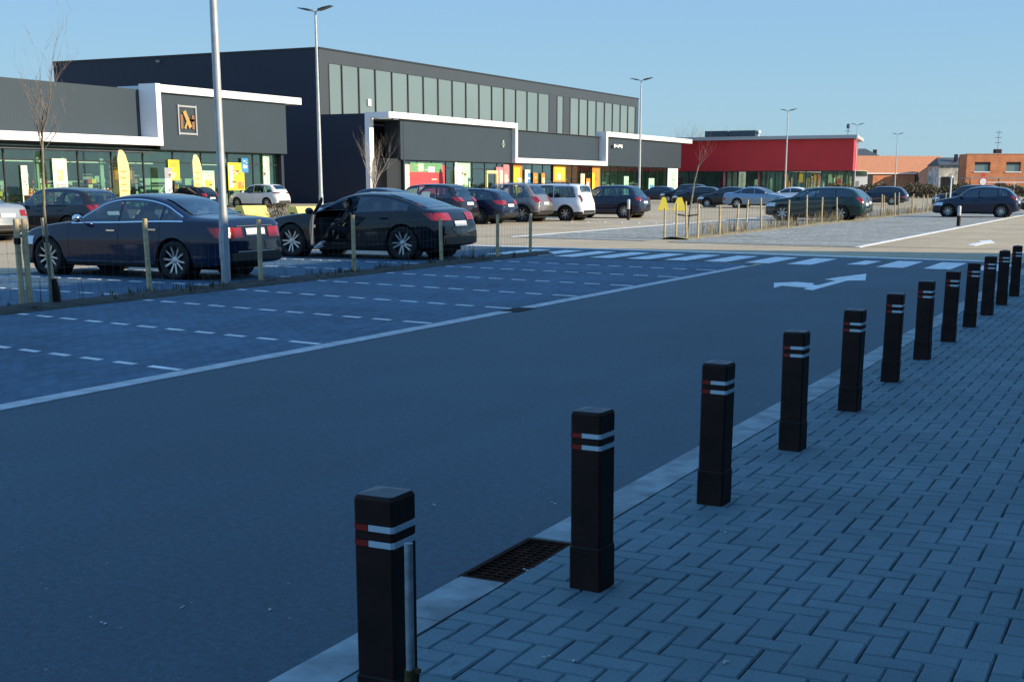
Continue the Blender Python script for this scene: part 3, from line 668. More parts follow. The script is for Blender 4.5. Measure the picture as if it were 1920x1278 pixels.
# long low brick building with a clay roof and a gable with painted shade
t = thing('brick_building', 'low orange brick building with clay roof and shaded gable beyond the hedge', 'building', (-43.5,236,0), RZ)
b = MB(); b.box(-9, 3.6, 0, .3, 0, 3.5); b.box(-9,-8.7,.3,14,0,5.5); b.build('wall', M_BRICK, t)
b = MB(); b.add([(-9.2,-.25,3.52),(3.75,-.25,3.52),(12.9,7,6.6),(-9.2,7,6.6),(12.9,14,3.5),(-9.2,14,3.5)], [(0,1,2,3),(3,2,4,5)]); o = b.build('roof', M_TILE, t)
m = o.modifiers.new('thick','SOLIDIFY'); m.thickness = .12
b = MB(); b.box(-9.2,3.75,-.3,-.26,3.4,3.56); b.build('gutter', P_WHITE, t)
b = MB(); b.add([(3.62,.1,0),(12.6,7.0,0),(12.6,7.0,6.4),(3.62,.1,3.48)], [(0,1,2,3)]); o = b.build('side_wall', M_BRICK2, t); m = o.modifiers.new('thick','SOLIDIFY'); m.thickness = .2
b = MB(); b.box(-6.2,-4.4,-.03,-.005,.1,3.2); b.build('door', M_FRAME, t)
b = MB(); b.box(4.6,5.2,1.7,1.75,.3,1.6)
# dark roofed house
t = thing('house', 'house with a dark slate roof behind the brick building', 'house', (-54.5,263.5,0), radians(26.5))
b = MB(); b.box(-2.6,2.6,0,7,0,7.0); b.build('wall', mat('pale_render',(.6,.56,.5),rough=.9), t)
b = MB(); b.add([(-2.9,-.3,6.9),(2.9,-.3,6.9),(.6,3,8.5),(-1.6,3,8.5),(2.9,7.3,6.9),(-2.9,7.3,6.9)], [(0,1,2,3),(1,4,2),(4,5,3,2),(5,0,3)]); b.build('roof', M_SLATE, t)
b = MB(); b.box(2.0,2.6,2,2.7,6.5,8.3); b.build('chimney', M_BRICK2, t)
# grey garage between the two brick buildings
t = thing('garage', 'small weathered garage with slate roof between two brick buildings', 'garage', (-33.9,234.5,0), radians(26.5))
b = MB(); b.box(-2.3,2.3,0,6,0,4.85); b.build('wall', mat('mottled_wall',(.62,.56,.46),rough=.95,var=.6,vscale=1.3), t)
b = MB(); b.add([(-2.5,-.3,4.8),(2.5,-.3,4.8),(2.5,3,6.1),(-1.9,3,6.1),(2.5,6.3,4.8),(-2.5,6.3,4.8)], [(0,1,2,3),(3,2,4,5),(5,0,3),(1,4,2)]); o = b.build('roof', M_SLATE, t); m = o.modifiers.new('thick','SOLIDIFY'); m.thickness=.1
b = MB(); b.box(-1.9,.2,-.04,-.005,.1,2.9); b.build('door', M_FRAME, t)
b = MB(); b.box(.5,1.0,1,1.5,5.5,6.6); b.build('chimney', M_BRICK2, t)
# square brick building with two windows
t = thing('brick_house', 'flat roofed orange brick house with two windows and an aerial', 'house', (-30.5,225,0), RZ-radians(12))
b = MB()
for x0,x1,z0,z1 in ((0,16,0,3.65),(0,16,5.15,6.4),(0,1.3,3.65,5.15),(3.9,6.45,3.65,5.15),(8.85,16,3.65,5.15)): b.box(x0,x1,0,.35,z0,z1)
b.box(0,.35,.35,3.2,0,6.4); b.box(15.65,16,.35,3.2,0,6.4); b.build('wall', M_BRICK, t)
b = MB(); b.box(.35,15.65,.35,3.2,6.1,6.3); b.box(0,16,3.2,3.5,0,6.3); b.build('roof', M_ROOF, t)
b = MB(); b.box(-.08,16.08,-.08,.3,6.402,6.5); b.build('roof_edge', mat('pale_coping',(.5,.42,.36),rough=.8), t)
for x0 in (1.3, 6.45):
    g = MB(); g.box(x0,x0+2.5,.25,.28,3.65,5.15); w = g.build('window', G_HALL, t)
    g = MB(); g.box(x0,x0+2.5,.18,.24,4.75,5.15); g.box(x0,x0+.08,.18,.24,3.65,4.75); g.box(x0+2.3,x0+2.4,.18,.24,3.65,4.75); g.build('window_frame', M_FRAME, w)
    g = MB(); g.box(x0-.1,x0+2.5,-.1,.1,3.5,3.66); g.build('window_sill', P_WHITE, w)
b = MB(); b.box(5.2,6.2,1.6,2.6,6.25,7.2); b.build('chimney', M_BRICK2, t)
b = MB(); b.tube([(5.7,2.1,7.2),(5.7,2.1,10.2)],.03,6)
for z in (8.2,9.0,9.8): b.box(5.2,6.2,2.06,2.14,z,z+.07)
b.build('aerial', M_FRAME, t)
t = thing('white_cabin', 'small white cabin beside the glazed end of the red shop', 'cabin', (-40.2,192.5,0), radians(26.5))
b = MB(); b.box(-1.6,.7,0,2,0,2.85); b.build('wall', P_WHITE, t)
b = MB(); b.box(-1.7,.8,-.1,2.1,2.852,2.95); b.build('roof', M_FRAME, t)
b = MB(); b.box(-1.2,-.4,-.03,-.003,.05,2.1); b.build('door', COLS['grey'], t)
t = thing('blue_canopy', 'low grey canopy in front of the flat roofed brick house', 'canopy', (-22.5,212,0), radians(26.5))
b = MB(); b.box(-6,3,0,4,2.5,2.65); b.build('roof', mat('canopy_grey',(.25,.27,.28),rough=.6), t)
for x in (-5.8,-1.5,2.8):
    b = MB(); b.box(x-.06,x+.06,.1,.22,0,2.5); b.build('post', M_FRAME, t)

# --- shop beside the pavement, outside the picture: its shade covers the road
hh = 8.2
ob = thing('corner_shop', 'dark clad shop beside the pavement whose shade covers the road', 'shop', (4.65,35.95,0))
A, B_, C_, D_ = (4.65,35.80), (24.6,32.9), (24.6,-60), (1.2,-60)
ob.location = (0,0,0)
def wall(p, q, z0, z1, m, nm, th=.3):
    p, q = Vector((*p,0)), Vector((*q,0)); d = (q-p).normalized(); nrm = Vector((-d.y,d.x,0))*th
    b = MB(); b.add([(*p.xy,z0),(*q.xy,z0),(*(q+nrm).xy,z0),(*(p+nrm).xy,z0),(*p.xy,z1),(*q.xy,z1),(*(q+nrm).xy,z1),(*(p+nrm).xy,z1)], [(0,3,2,1),(4,5,6,7),(0,1,5,4),(1,2,6,5),(2,3,7,6),(3,0,4,7)])
    return b.build(nm, m, ob)
wall(A, D_, 3.6, hh, P_GREY, 'front_wall'); wall(B_, A, 0, hh, P_NAVY, 'end_wall'); wall(C_, B_, 0, hh, P_NAVY, 'back_wall'); wall(D_, C_, 0, hh, P_NAVY, 'side_wall')
b = MB(); b.add([(*A,hh-.3),(*B_,hh-.3),(*C_,hh-.3),(*D_,hh-.3)],[(0,1,2,3)]); b.build('roof', M_ROOF, ob)
dv = Vector((D_[0]-A[0], D_[1]-A[1], 0)); nn = 24
for i in range(nn+1):
    f = MB(); c = Vector((*A,0))+dv*i/nn; f.box(c.x+.0,c.x+.12,c.y-.06,c.y+.06,0,3.6); f.build('shopfront_post', M_FRAME, ob)
for i in range(nn):
    c0 = Vector((*A,0))+dv*(i+.02)/nn; c1 = Vector((*A,0))+dv*(i+.98)/nn
    g = MB(); g.add([(c0.x+.05,c0.y,.1),(c1.x+.05,c1.y,.1),(c1.x+.05,c1.y,3.59),(c0.x+.05,c0.y,3.59)],[(0,1,2,3)]); g.build('window', mat('dark_window',(.02,.025,.03),rough=.08,spec=.8), ob)
# ------------------------------------------------------------------ bollards
M_BOL = mat('black_plastic', (.024,.0105,.0075), spec=.25, rough=.62, var=.5, vscale=9, bump=.15, bscale=30)
M_BOLTOP = mat('paler_plastic', (.06,.065,.075), rough=.5, var=.35, vscale=20)  # cap colour, paler and bluer than the post
M_REFW = mat('white_reflector', (.62,.72,.76), rough=.35); M_REFR = mat('red_reflector', (.33,.02,.012), rough=.35)
def make_bollard(x, y):
    t = thing('bollard', 'x', 'bollard', (x,y,.040), 0, 'black bollards along the pavement edge')
    s = .066; H = .718; b = MB()
    def ring(hw, z, c=.008): return [(-hw+c,-hw,z),(hw-c,-hw,z),(hw,-hw+c,z),(hw,hw-c,z),(hw-c,hw,z),(-hw+c,hw,z),(-hw,hw-c,z),(-hw,-hw+c,z)]
    lv = [(s+.0035,-.02),(s+.0035,.170),(s,.176),(s,.567),(s-.004,.569),(s-.004,.587),(s,.589),(s,.613),(s-.004,.615),(s-.004,.633),(s,.635),(s,H-.012),(s-.006,H)]
    rings = [ring(*q) for q in lv]
    for r in rings: b.v += r
    for i in range(len(lv)-1):
        for k in range(8):
            k2 = (k+1)%8; b.f.append((i*8+k,i*8+k2,i*8+8+k2,i*8+8+k)); b.m.append(0)
    o = b.build('post', M_BOL, t, fix=False)
    tp = MB(); r = ring(s-.006, H); tp.v += r + [(0,0,H+.012)]
    for k in range(8): tp.f.append((k,(k+1)%8,8)); tp.m.append(0)
    tp.build('cap', M_BOLTOP, t)
    # two reflective bands: red on the road-side end of the front face, white round the rest
    for z in (.569, .615):
        w = MB(); R = MB(); hw = s-.0015; z1 = z+.018
        for (xa, ya, xb, yb, mb) in ((-.015,-hw,hw-.006,-hw,w),(hw,-hw+.006,hw,hw-.006,w),(-hw+.006,hw,hw-.006,hw,w)):
            d = Vector((xb-xa,yb-ya,0)).normalized(); nx, ny = d.y*.0028, -d.x*.0028
            if abs(ya-hw) < 1e-6 and abs(yb-hw) < 1e-6: nx, ny = 0, .0028
            mb.add([(xa,ya,z),(xb,yb,z),(xb+nx,yb+ny,z),(xa+nx,ya+ny,z),(xa,ya,z1),(xb,yb,z1),(xb+nx,yb+ny,z1),(xa+nx,ya+ny,z1)], [(0,3,2,1),(4,5,6,7),(0,1,5,4),(1,2,6,5),(2,3,7,6),(3,0,4,7)])
        w.prism([(hw-.006,-hw-.0028),(hw+.0028,-hw+.006),(hw-.002,-hw+.006),(hw-.006,-hw)],2,z,z1)
        R.box(-hw+.006,-.017,-hw-.0028,-hw,z,z1); R.box(-hw-.0028,-hw,-hw+.006,hw-.006,z,z1)
        w.build('white_band', M_REFW, t); R.build('red_band', M_REFR, t)
    return t
ordw = ['black bollard with a steel stub beside it, cut off by the bottom of the photo','black bollard standing at the end of the rusty gully grate','third black bollard, the first one beyond the gully grate','fourth black bollard, two beyond the gully grate',
 'fifth black bollard, three beyond the gully grate','sixth black bollard, in the middle of the row','seventh black bollard, just past the middle of the row','eighth black bollard, level with the tail of the painted arrow','ninth black bollard, fourth from the far end of the row','tenth black bollard, third from the far end of the row',
 'black bollard before the last at the far end of the row','last black bollard at the far end of the row']
b0 = make_bollard(-1.955, 3.10)
bols = [b0]
rb_ = random.Random(4)
for i in range(1, 12):
    c = copy_tree(b0); bols.append(c); c.location = (-1.955+rb_.uniform(-.006,.006), 3.10+1.56*i+rb_.uniform(-.01,.01), .040)
    c.rotation_euler = (rb_.uniform(-.013,.013), rb_.uniform(-.013,.013), rb_.uniform(-.07,.07))
for c, lb in zip(bols, ordw): c['label'] = lb
# stub of a steel tube behind the first bollard
t = thing('steel_stub', 'cut off galvanised tube in a rusty sleeve beside the front bollard', 'post', (-1.818,3.0,.04))
b = MB(); b.tube([(0,0,.15),(0,0,.40),(.001,0,.607)], .0125, 14); b.build('tube', mat('galvanised', (.42,.45,.46), rough=.45, metal=.5, var=.3, vscale=25), t, smooth=True)
b = MB(); b.tube([(0,0,-.02),(0,0,.16),(0,0,.235)], .0175, 12); b.obox(Matrix.Translation((.02,0,.235)), .012,.006,.006); b.build('sleeve', mat('rust_sleeve', (.07,.05,.015), rough=.9, var=.7, vscale=30), t)

def far_bollard(x, y, label, h=.72):
    t = thing('slim_bollard', label, 'bollard', (x,y,0))
    b = MB(); b.lathe([(.075,-.01),(.075,h*.5),(.07,h*.52)], 12); b.build('post', M_BOL, t)
    b = MB(); b.lathe([(.07,h*.52),(.068,h-.05),(.05,h-.01),(0,h)], 12); b.build('cap', mat('grey_cap',(.45,.47,.47),rough=.4), t, smooth=True)
far_bollard(-7.63, 55.2, 'single grey topped bollard at the corner of the sunny bays', .80)
far_bollard(-22.96, 58.35, 'pale round bollard near the dark car in the second row', .95)

# ------------------------------------------------------------------ lamps
M_GALV = mat('lamp_steel', (.40,.43,.44), rough=.5, metal=.3, var=.12, vscale=6)
M_LED = mat('lamp_head', (.06,.065,.07), rough=.4, metal=.4)
def lamp_post(x, y, h, label, heads=2, r0=.085, r1=.045, rz=0.0):
    t = thing('street_lamp', label, 'lamp post', (x,y,0), rz, 'tall car park lamps')
    p = MB(); p.lathe([(r0*1.02,-.1),(r0,1.1),(r0*.98,1.12),(r0*.86,1.3),(r0*.82,h*.4),(r1,h)], 20); p.build('pole', M_GALV, t, smooth=30)
    p = MB(); p.box(-.05,.05,-r0-.004,-r0+.03,.45,.85); p.build('service_door', M_GALV, t)
    for s in ((-1,1) if heads == 2 else (1,)):
        a = MB(); a.tube([(0,0,h-.05),(s*.05,0,h+.02),(s*.25,0,h+.07)], .03, 8); 
        a.build('arm', M_GALV, t)
        hd = MB(); pr = [(s*.2,h+.03),(s*.45,h+.08),(s*.85,h+.19),(s*.86,h+.22),(s*.45,h+.17),(s*.2,h+.11)]
        hd.prism(pr, 1, -.14, .14); hd.build('lamp_head', M_LED, t)
    return t
lamp_post(-13.72,17.08,9.6,'grey lamp post standing in the planting strip behind the saloon', r0=.074, r1=.042)
lamp_post(-34.5,49.9,9.0,'double headed lamp post before the corner of the tall hall', r0=.10)
lamp_post(-35.7,92.8,9.0,'double headed lamp post in front of the third grey unit', r0=.10)
lamp_post(-36.5,137,9.0,'double headed lamp post before the red cladding', r0=.10)
lamp_post(-37.0,172.7,9.0,'lamp post at the glazed end of the red shop', r0=.10)
lamp_post(-38.4,207.7,9.0,'thin lamp post in front of the low orange brick building', r0=.10)

# ------------------------------------------------------------------ wire fences
M_POST = mat('weathered_post', (.60,.46,.25), rough=.85, var=.25, vscale=9, bump=.4, bscale=30)
M_POSTL = mat('pale_post', (.50,.40,.22), rough=.85, var=.2, vscale=9)
M_WIRE = mat('fence_wire', (.10,.11,.11), rough=.5, metal=.5)
def fence(name, label, posts, hts, lean, m, wire=.0024, vstep=.16, nh=5, dia=.04, top=.95):
    t = thing(name, label, 'fence', (posts[0][0], posts[0][1], 0)); ox, oy = posts[0]
    for (x,y), h, (lx,ly) in zip(posts, hts, lean):
        b = MB(); b.tube([(x-ox,y-oy,-.05),(x-ox+lx*h*.5,y-oy+ly*h*.5,h*.5),(x-ox+lx*h,y-oy+ly*h,h)], [dia,dia*.96,dia*.92], 10); b.build('post', m, t, smooth=30)
    w = MB()
    for (p, q) in zip(posts[:-1], posts[1:]):
        a = Vector((p[0]-ox+.03,p[1]-oy,0)); c = Vector((q[0]-ox+.03,q[1]-oy,0)); L = (c-a).length; n = int(L/vstep)
        for k in range(nh):
            z = .06+(top-.06)*k/(nh-1); m_ = (a+c)/2
            w.bar((a.x,a.y,z),(m_.x+.01,m_.y,z-.012),wire); w.bar((m_.x+.01,m_.y,z-.012),(c.x,c.y,z),wire)
        for k in range(1,n): 
            u = a.lerp(c,k/n); w.bar((u.x,u.y,.05),(u.x+.004,u.y,top),wire*.8)
    w.build('wire_mesh', M_WIRE, t)
    return t
rf = random.Random(12)
ps = [(-13.9,3.2),(-13.85,5.6),(-13.86,8.0),(-13.85,10.4),(-13.75,12.95),(-13.80,15.36),(-13.69,17.96),(-13.55,20.6),(-13.66,24.09),(-13.45,26.26),(-13.62,28.3)]
fence('wire_fence', 'low wire fence on weathered wooden posts behind the shaded bays', ps, [1.1,1.1,1.1,1.1,1.17,1.12,1.05,1.07,.93,.97,.95], [(0,0)]*5+[(-.02,.0),(.0,0),(.0,0),(-.02,0),(.0,.01),(.01,.0)], M_POST)
pf = []; y = 38.4
while y < 90: pf.append((-13.15+rf.uniform(-.2,.12), y)); y += rf.uniform(2.4,3.4)
fence('wire_fence', 'low wire fence on pale wooden posts around the sunny dry strip', pf, [rf.uniform(.95,1.2) for _ in pf], [(rf.uniform(-.06,.08),rf.uniform(-.04,.04)) for _ in pf], M_POSTL, wire=.004, vstep=.3, dia=.034)
pg = [(-13.85+rf.uniform(-.1,.1), 38.5+8.5*k) for k in range(6)]
fence('wire_fence', 'second line of pale posts along the far side of the sunny dry strip', pg, [rf.uniform(.9,1.2) for _ in pg], [(rf.uniform(-.05,.05),rf.uniform(-.04,.04)) for _ in pg], M_POSTL, wire=.004, vstep=.3, dia=.032)

# ------------------------------------------------------------------ trees
M_BARK = mat('sapling_bark', (.22,.19,.13), rough=.9, var=.3, vscale=12); M_TWIG = mat('twig', (.17,.14,.115), rough=.9)
M_GREYTW = mat('grey_twig', (.16,.14,.13), rough=1)
def twigs(b, p, d, L, r, lev, rr, split=(2,3), spread=.5, up=.25, n=4):
    pts = [p.copy()]; dd = d.copy(); q = p.copy(); m = 4
    for i in range(m):
        dd = (dd + Vector((rr.uniform(-.16,.16),rr.uniform(-.16,.16),rr.uniform(-.05,.16)+up*.15))).normalized(); q = q+dd*L/m; pts.append(q.copy())
    b.tube(pts, [r*(1-.75*i/m) for i in range(m+1)], n, cap=False)
    if lev <= 0: return
    for i in range(1, m+1):
        for _ in range(rr.randint(*split) if i < m else 2):
            if rr.random() < .25: continue
            az = rr.uniform(0,2*pi); sd_ = Vector((cos(az),sin(az),rr.uniform(-.1,.5)))
            nd = (dd*(1-spread)+sd_*spread+Vector((0,0,up))).normalized()
            twigs(b, pts[i], nd, L*rr.uniform(.35,.6), max(r*(1-.75*i/m)*.65,.0022), lev-1, rr, split, spread, up, 3)
t = thing('sapling', 'tall slender bare sapling in front of the grey shop, tied between stakes', 'tree', (-13.62,13.2,0))
b = MB(); b.tube([(0,0,-.05),(.01,0,.6),(.0,.0,1.3),(.03,.02,2.1),(.05,.04,2.45)], [.021,.019,.018,.015,.013], 8); b.build('trunk', M_BARK, t, smooth=True)
rr = random.Random(21); b = MB()
Rt = Vector((.895,.446,0))
for (dx, zt, L, r) in ((-.02,2.3,.85,.009),(.22,2.3,1.12,.010),(.05,2.4,.8,.008),(-.10,2.1,.8,.007),(.55,2.1,.6,.007),(.75,2.2,.5,.006),(-.2,2.2,.5,.006),(.38,2.3,.7,.006)):
    twigs(b, Vector((.03,.02,zt-.05)), (Rt*dx+Vector((rr.uniform(-.05,.05),rr.uniform(-.05,.05),.8))).normalized(), L, r, 2, rr, (0,2), .5, .3)
b.build('crown', M_TWIG, t)
def stake(label, x, y, h, lean, guard=False):
    t = thing('tree_stake', label, 'stake', (x,y,0), 0, 'stakes beside the sapling')
    b = MB(); b.tube([(0,0,-.05),(lean[0]*h*.5,lean[1]*h*.5,h*.5),(lean[0]*h,lean[1]*h,h)], [.04,.039,.037], 10); b.build('post', M_POST, t, smooth=30)
    b = MB(); b.tube([(lean[0]*h*.72,lean[1]*h*.72,h*.72),(lean[0]*h*.79,lean[1]*h*.79,h*.79)], .046, 10); b.build('rubber_tie', M_BOL, t)
stake('upright stake with a black tie on the shop side of the sapling', -13.80, 12.86, 1.17, (0,0))
stake('leaning stake with a black tie beside the dark tree guard', -13.70, 13.35, 1.18, (-.06,-.03))
b = MB(); b.tube([(0,0,-.02),(-.01,0,.18),(-.03,-.01,.36)], [.055,.058,.052], 10); o = b.build('tree_guard', M_BOL); o.location = (-13.62,13.30,0)
tag(o, 'short black plastic guard sleeve at the foot of the leaning stake', 'tree guard')
t = thing('young_tree', 'thin leaning young tree between two stakes before the red shop', 'tree', (-13.35,38.9,0))
b = MB(); b.tube([(0,0,-.05),(.05,.02,.8),(.16,.06,1.7),(.27,.1,2.2)], [.035,.03,.024,.018], 8); b.build('trunk', mat('grey_bark',(.20,.20,.16),rough=.9,var=.3,vscale=10), t, smooth=True)
b = MB(); rr = random.Random(5)
for dx, L in ((.35,.9),(.55,.75),(.2,.7)): twigs(b, Vector((.27,.1,2.15)), (Rt*dx+Vector((0,0,.8))).normalized(), L, .010, 1, rr, (1,2), .5, .3)
b.build('crown', M_TWIG, t)
for dx, lb in ((-.35,'pale stake on the road side of the thin leaning tree'),(.32,'pale stake on the bay side of the thin leaning tree')):
    b = MB(); b.tube([(0,0,-.05),(0,0,1.05)], .035, 8); o = b.build('tree_stake', M_POSTL); o.location = (-13.35+dx*.895,38.9+dx*.446,0); tag(o, lb, 'stake')
b = MB(); b.tube([(-.32,-.14,.72),(0,-.05,.68),(.30,.14,.72)], .022, 6); o = b.build('tree_strap', M_BOL); o.location = (-13.35,38.9,0); tag(o, 'black strap holding the thin leaning tree between its stakes', 'strap')
t = thing('bare_shrub', 'leafless shrub against the dark wall of the grey row', 'shrub', (-59.4,93.6,0))
b = MB(); b.tube([(0,0,0),(0,.05,1.6)], [.07,.04], 6); b.build('trunk', M_BARK, t)
b = MB(); rr = random.Random(31)
for k in range(7):
    a = k*.9; twigs(b, Vector((0,.03,1.2+.05*k)), Vector((cos(a)*.4,sin(a)*.4,.9)).normalized(), 3.0, .03, 2, rr, (1,2), .5, .15)
b.build('crown', mat('pale_twig',(.42,.38,.33),rough=1), t)
def bare_tree(x, y, h, label, seed, m):
    t = thing('bare_tree', label, 'tree', (x,y,0), 0, 'bare trees beyond the red shop'); rr = random.Random(seed)
    b = MB(); b.tube([(0,0,-.1),(.1,0,h*.2),(.05,.1,h*.4),(0,0,h*.6)], [h*.018,h*.015,h*.012,h*.008], 7); b.build('trunk', M_GREYTW, t)
    b = MB()
    for k in range(11):
        a = k*2.4; z = h*(.22+.036*k); twigs(b, Vector((.05,.05,z)), Vector((cos(a)*.55,sin(a)*.55,.75)).normalized(), h*rr.uniform(.32,.44), h*.006, 3, rr, (1,2), .5, .15)
    b.build('crown', m, t)
TW1 = mat('hazy_twig',(.20,.20,.20),rough=1); TW2 = mat('olive_twig',(.26,.23,.14),rough=1)
for i, (x,y,h,lb,m) in enumerate([(-99,286,14.6,'dark narrow bare tree above the end of the white fascia',TW1),(-96,287,13.0,'pale bare tree next to the dark narrow one',TW2),(-93.5,288,14.0,'yellowish bare tree beside the roof unit',TW2),(-89,291,14.0,'bare tree rising behind the roof unit',TW2),(-86,292,13.6,'bare tree behind the bright exhaust pipe',TW1),(-103,284,11.8,'low bare tree just above the white fascia',TW1)]):
    bare_tree(x, y, h, lb, 40+i, m)
# clipped brown hedge before the brick buildings
def hedge(name, label, p, q, h, d, cnt, seed, cols):
    t = thing(name, label, 'hedge', (*p,0)); rr = random.Random(seed); L = Vector((q[0]-p[0],q[1]-p[1],0)); n = Vector((-L.y,L.x,0)).normalized()
    b = MB()
    for i in range(cnt):
        u = rr.random(); z = rr.uniform(.02,1)**.8*h*(.86+.14*sin(u*37)+.08*sin(u*91)); o = n*rr.gauss(0,d*.3); c = L*u+o; a = rr.uniform(0,pi); e = rr.uniform(-.7,.9)
        w, hh_ = rr.uniform(.06,.16), rr.uniform(.08,.22); ax = Vector((cos(a),sin(a),0)); up = Vector((sin(a)*e*.5,-cos(a)*e*.5,1)).normalized()
        P = Vector((c.x,c.y,z)); b.add([P-ax*w,P+ax*w*.7-up*hh_*.3,P+ax*w*.3+up*hh_,P-ax*w*.5+up*hh_*.8],[(0,1,2,3)], rr.randrange(len(cols)))
    b.build('foliage', cols, t, fix=False)
    s = MB()
    for i in range(int(L.length/1.2)):
        c = L*((i+.5)*1.2/L.length); s.tube([(c.x,c.y,-.05),(c.x+.1,c.y,h*.5),(c.x,c.y+.1,h*.8)],[.05,.04,.02],5)
    s.build('stem', M_GREYTW, t)
H1 = mat('hedge_brown',(.13,.10,.06),rough=1); H2 = mat('hedge_dark',(.06,.05,.035),rough=1); H3 = mat('hedge_olive',(.15,.13,.07),rough=1)
hedge('hedge', 'long brown winter hedge in front of the brick buildings', (-40,170), (-12,183.5), 1.75, 1.6, 9000, 3, [H1,H1,H2,H3])
hedge('hedge', 'low dark hedge strip between the parked cars and the orange brick building', (-37,160.5), (-26,166), 1.25, 1.3, 3600, 4, [H2,H2,H1])

# ------------------------------------------------------------------ small street things
def concrete_block(label, x, y, rz):
    t = thing('barrier_block', label, 'barrier', (x,y,0), rz, 'yellow barrier blocks')
    b = MB(); b.prism([(-.55,-.01),(.55,-.01),(.55,.28),(.32,.66),(-.32,.66),(-.55,.28)], 0, -.62, .62); b.build('block', mat('yellow_paint',(.78,.66,.16),rough=.6,var=.1,vscale=4), t)
    b = MB(); b.box(-.625,-.62,-.2,.2,.1,.4); b.build('socket', M_FRAME, t)
concrete_block('yellow concrete barrier block behind the boot of the saloon', -38.75, 50.3, radians(66))
concrete_block('yellow concrete barrier block behind the bonnet of the coupe', -35.0, 49.3, radians(66))
t = thing('shrub', 'dry brown shrub between the two yellow barrier blocks', 'shrub', (-36.9,49.9,0)); rr = random.Random(3); b = MB()
for k in range(900):
    a, z = rr.uniform(0,2*pi), rr.uniform(0,.75); r = rr.uniform(.1,.75)*(1-z*.35); P = Vector((r*cos(a),r*sin(a),z)); w = rr.uniform(.02,.05)
    b.add([P,P+Vector((w,rr.uniform(-w,w),.02)),P+Vector((0,w*.5,w*2))],[(0,1,2)],rr.randrange(2))
b.build('foliage', [H1, G4], t, fix=False)
b = MB()
for k in range(8): b.tube([(0,0,-.03),(.3*cos(k*.8),.3*sin(k*.8),.5)],[.012,.006],4)
b.build('stem', M_GREYTW, t)
def trestle(label, x, y, w):
    t = thing('trestle_sign', label, 'sign', (x,y,0), radians(20), 'yellow trestles by the second row'); Y = mat('yellow_board',(.80,.62,.05),rough=.5)
    for s in (-1,1):
        b = MB(); b.add([(-w*.75,s*.36,0),(w*.75,s*.36,0),(w*.22,s*.04,.84),(-w*.22,s*.04,.84)],[(0,1,2,3)]); o = b.build('board', Y, t); m = o.modifiers.new('thick','SOLIDIFY'); m.thickness = .04
    b = MB(); b.box(-w*.2,w*.2,-.05,.05,.83,.87); b.build('hinge', M_FRAME, t)
trestle('narrow yellow trestle board beyond the dark car of the second row', -29.6, 81.4, .48)
trestle('wider yellow trestle board beside the narrow one', -28.1, 80.2, .60)
# flower racks in front of the grey shop
t = thing('flower_rack', 'rack of bright flowers in front of the grey shop window', 'flower rack', (-59.9,60.5,0), radians(90))
b = MB()
for z in (.25,.6,.95): b.box(-3.6,3.6,-.4+z*.3,.1+z*.3,z,z+.05)
for x in (-3.5,0,3.5): b.box(x-.04,x+.04,-.3,.4,-.003,.95)
b.build('shelf', COLS['brown'], t)
b = MB(); rr = random.Random(9)
for k in range(1500):
    z = rr.choice((.3,.65,1.0)); P = Vector((rr.uniform(-3.5,3.5),-.35+z*.3+rr.uniform(0,.4),z+rr.uniform(0,.35))); w = rr.uniform(.03,.07); mi = rr.randrange(5) if sin(P.x*3)>-.3 else 4
    b.add([P+Vector((-w,0,0)),P+Vector((0,-w,.02)),P+Vector((w,0,0)),P+Vector((0,.01,w*1.6))],[(0,1,3),(1,2,3),(0,1,2)],mi)
b.build('flowers', [COLS['yellow'],COLS['orange'],COLS['white'],COLS['pink'],COLS['green']], t, fix=False)
# signs at the end of the road
t = thing('road_sign', 'round white road sign with red rim over a small blue plate', 'road sign', (-14.33,115.76,0), radians(26.5))
b = MB(); b.tube([(0,0,0),(0,0,2.6)],.035,8); b.build('pole', M_GALV, t)
b = MB(); b.lathe([(0,0),(.36,0),(.36,.03),(0,.03)],24,Matrix.Translation((0,-.05,1.85)) @ Matrix.Rotation(pi/2,4,'X')); b.build('sign_disc', COLS['red'], t)
b = MB(); b.lathe([(0,0),(.27,0),(.27,.01),(0,.01)],24,Matrix.Translation((0,-.082,1.85)) @ Matrix.Rotation(pi/2,4,'X')); b.build('sign_face', COLS['white'], t)
b = MB(); b.prism([(-.24,2.3),(.24,2.3),(0,2.62)],1,-.07,-.04); b.build('warning_triangle', COLS['red'], t)
b = MB(); b.box(-.26,.26,-.07,-.04,1.05,1.38); b.build('blue_plate', COLS['blue'], t)
t = thing('guide_post', 'thin white post with a small head near the dark hatchback', 'post', (-12.11,83.35,0))
b = MB(); b.tube([(0,0,-.02),(0,0,2.05)],[.045,.04],8); b.build('pole', COLS['white'], t)
b = MB(); b.lathe([(.04,0),(.10,.02),(.10,.10),(.04,.14),(0,.14)],12,Matrix.Translation((0,0,2.0))); b.build('head', COLS['white'], t)
b = MB(); b.tube([(0,0,-.02),(.02,0,.9)],.04,8); b.box(-.12,.14,-.03,.03,.75,1.0); o = b.build('marker_post', COLS['lightyellow']); o.location = (-16.2,70.5,0); tag(o, 'small yellow marker on a post before the green car', 'marker')
# far row of bollards with a roadside rail
t = thing('guard_rail', 'thin pale rail along the hedge by the brick house', 'rail', (-22,178,0), radians(26.5))
b = MB(); b.box(-.5,8.5,-.03,.03,1.85,1.95); b.build('rail', COLS['white'], t)
for x in (0,4,8):
    b = MB(); b.box(x-.05,x+.05,-.05,.05,0,1.85); b.build('post', COLS['white'], t)
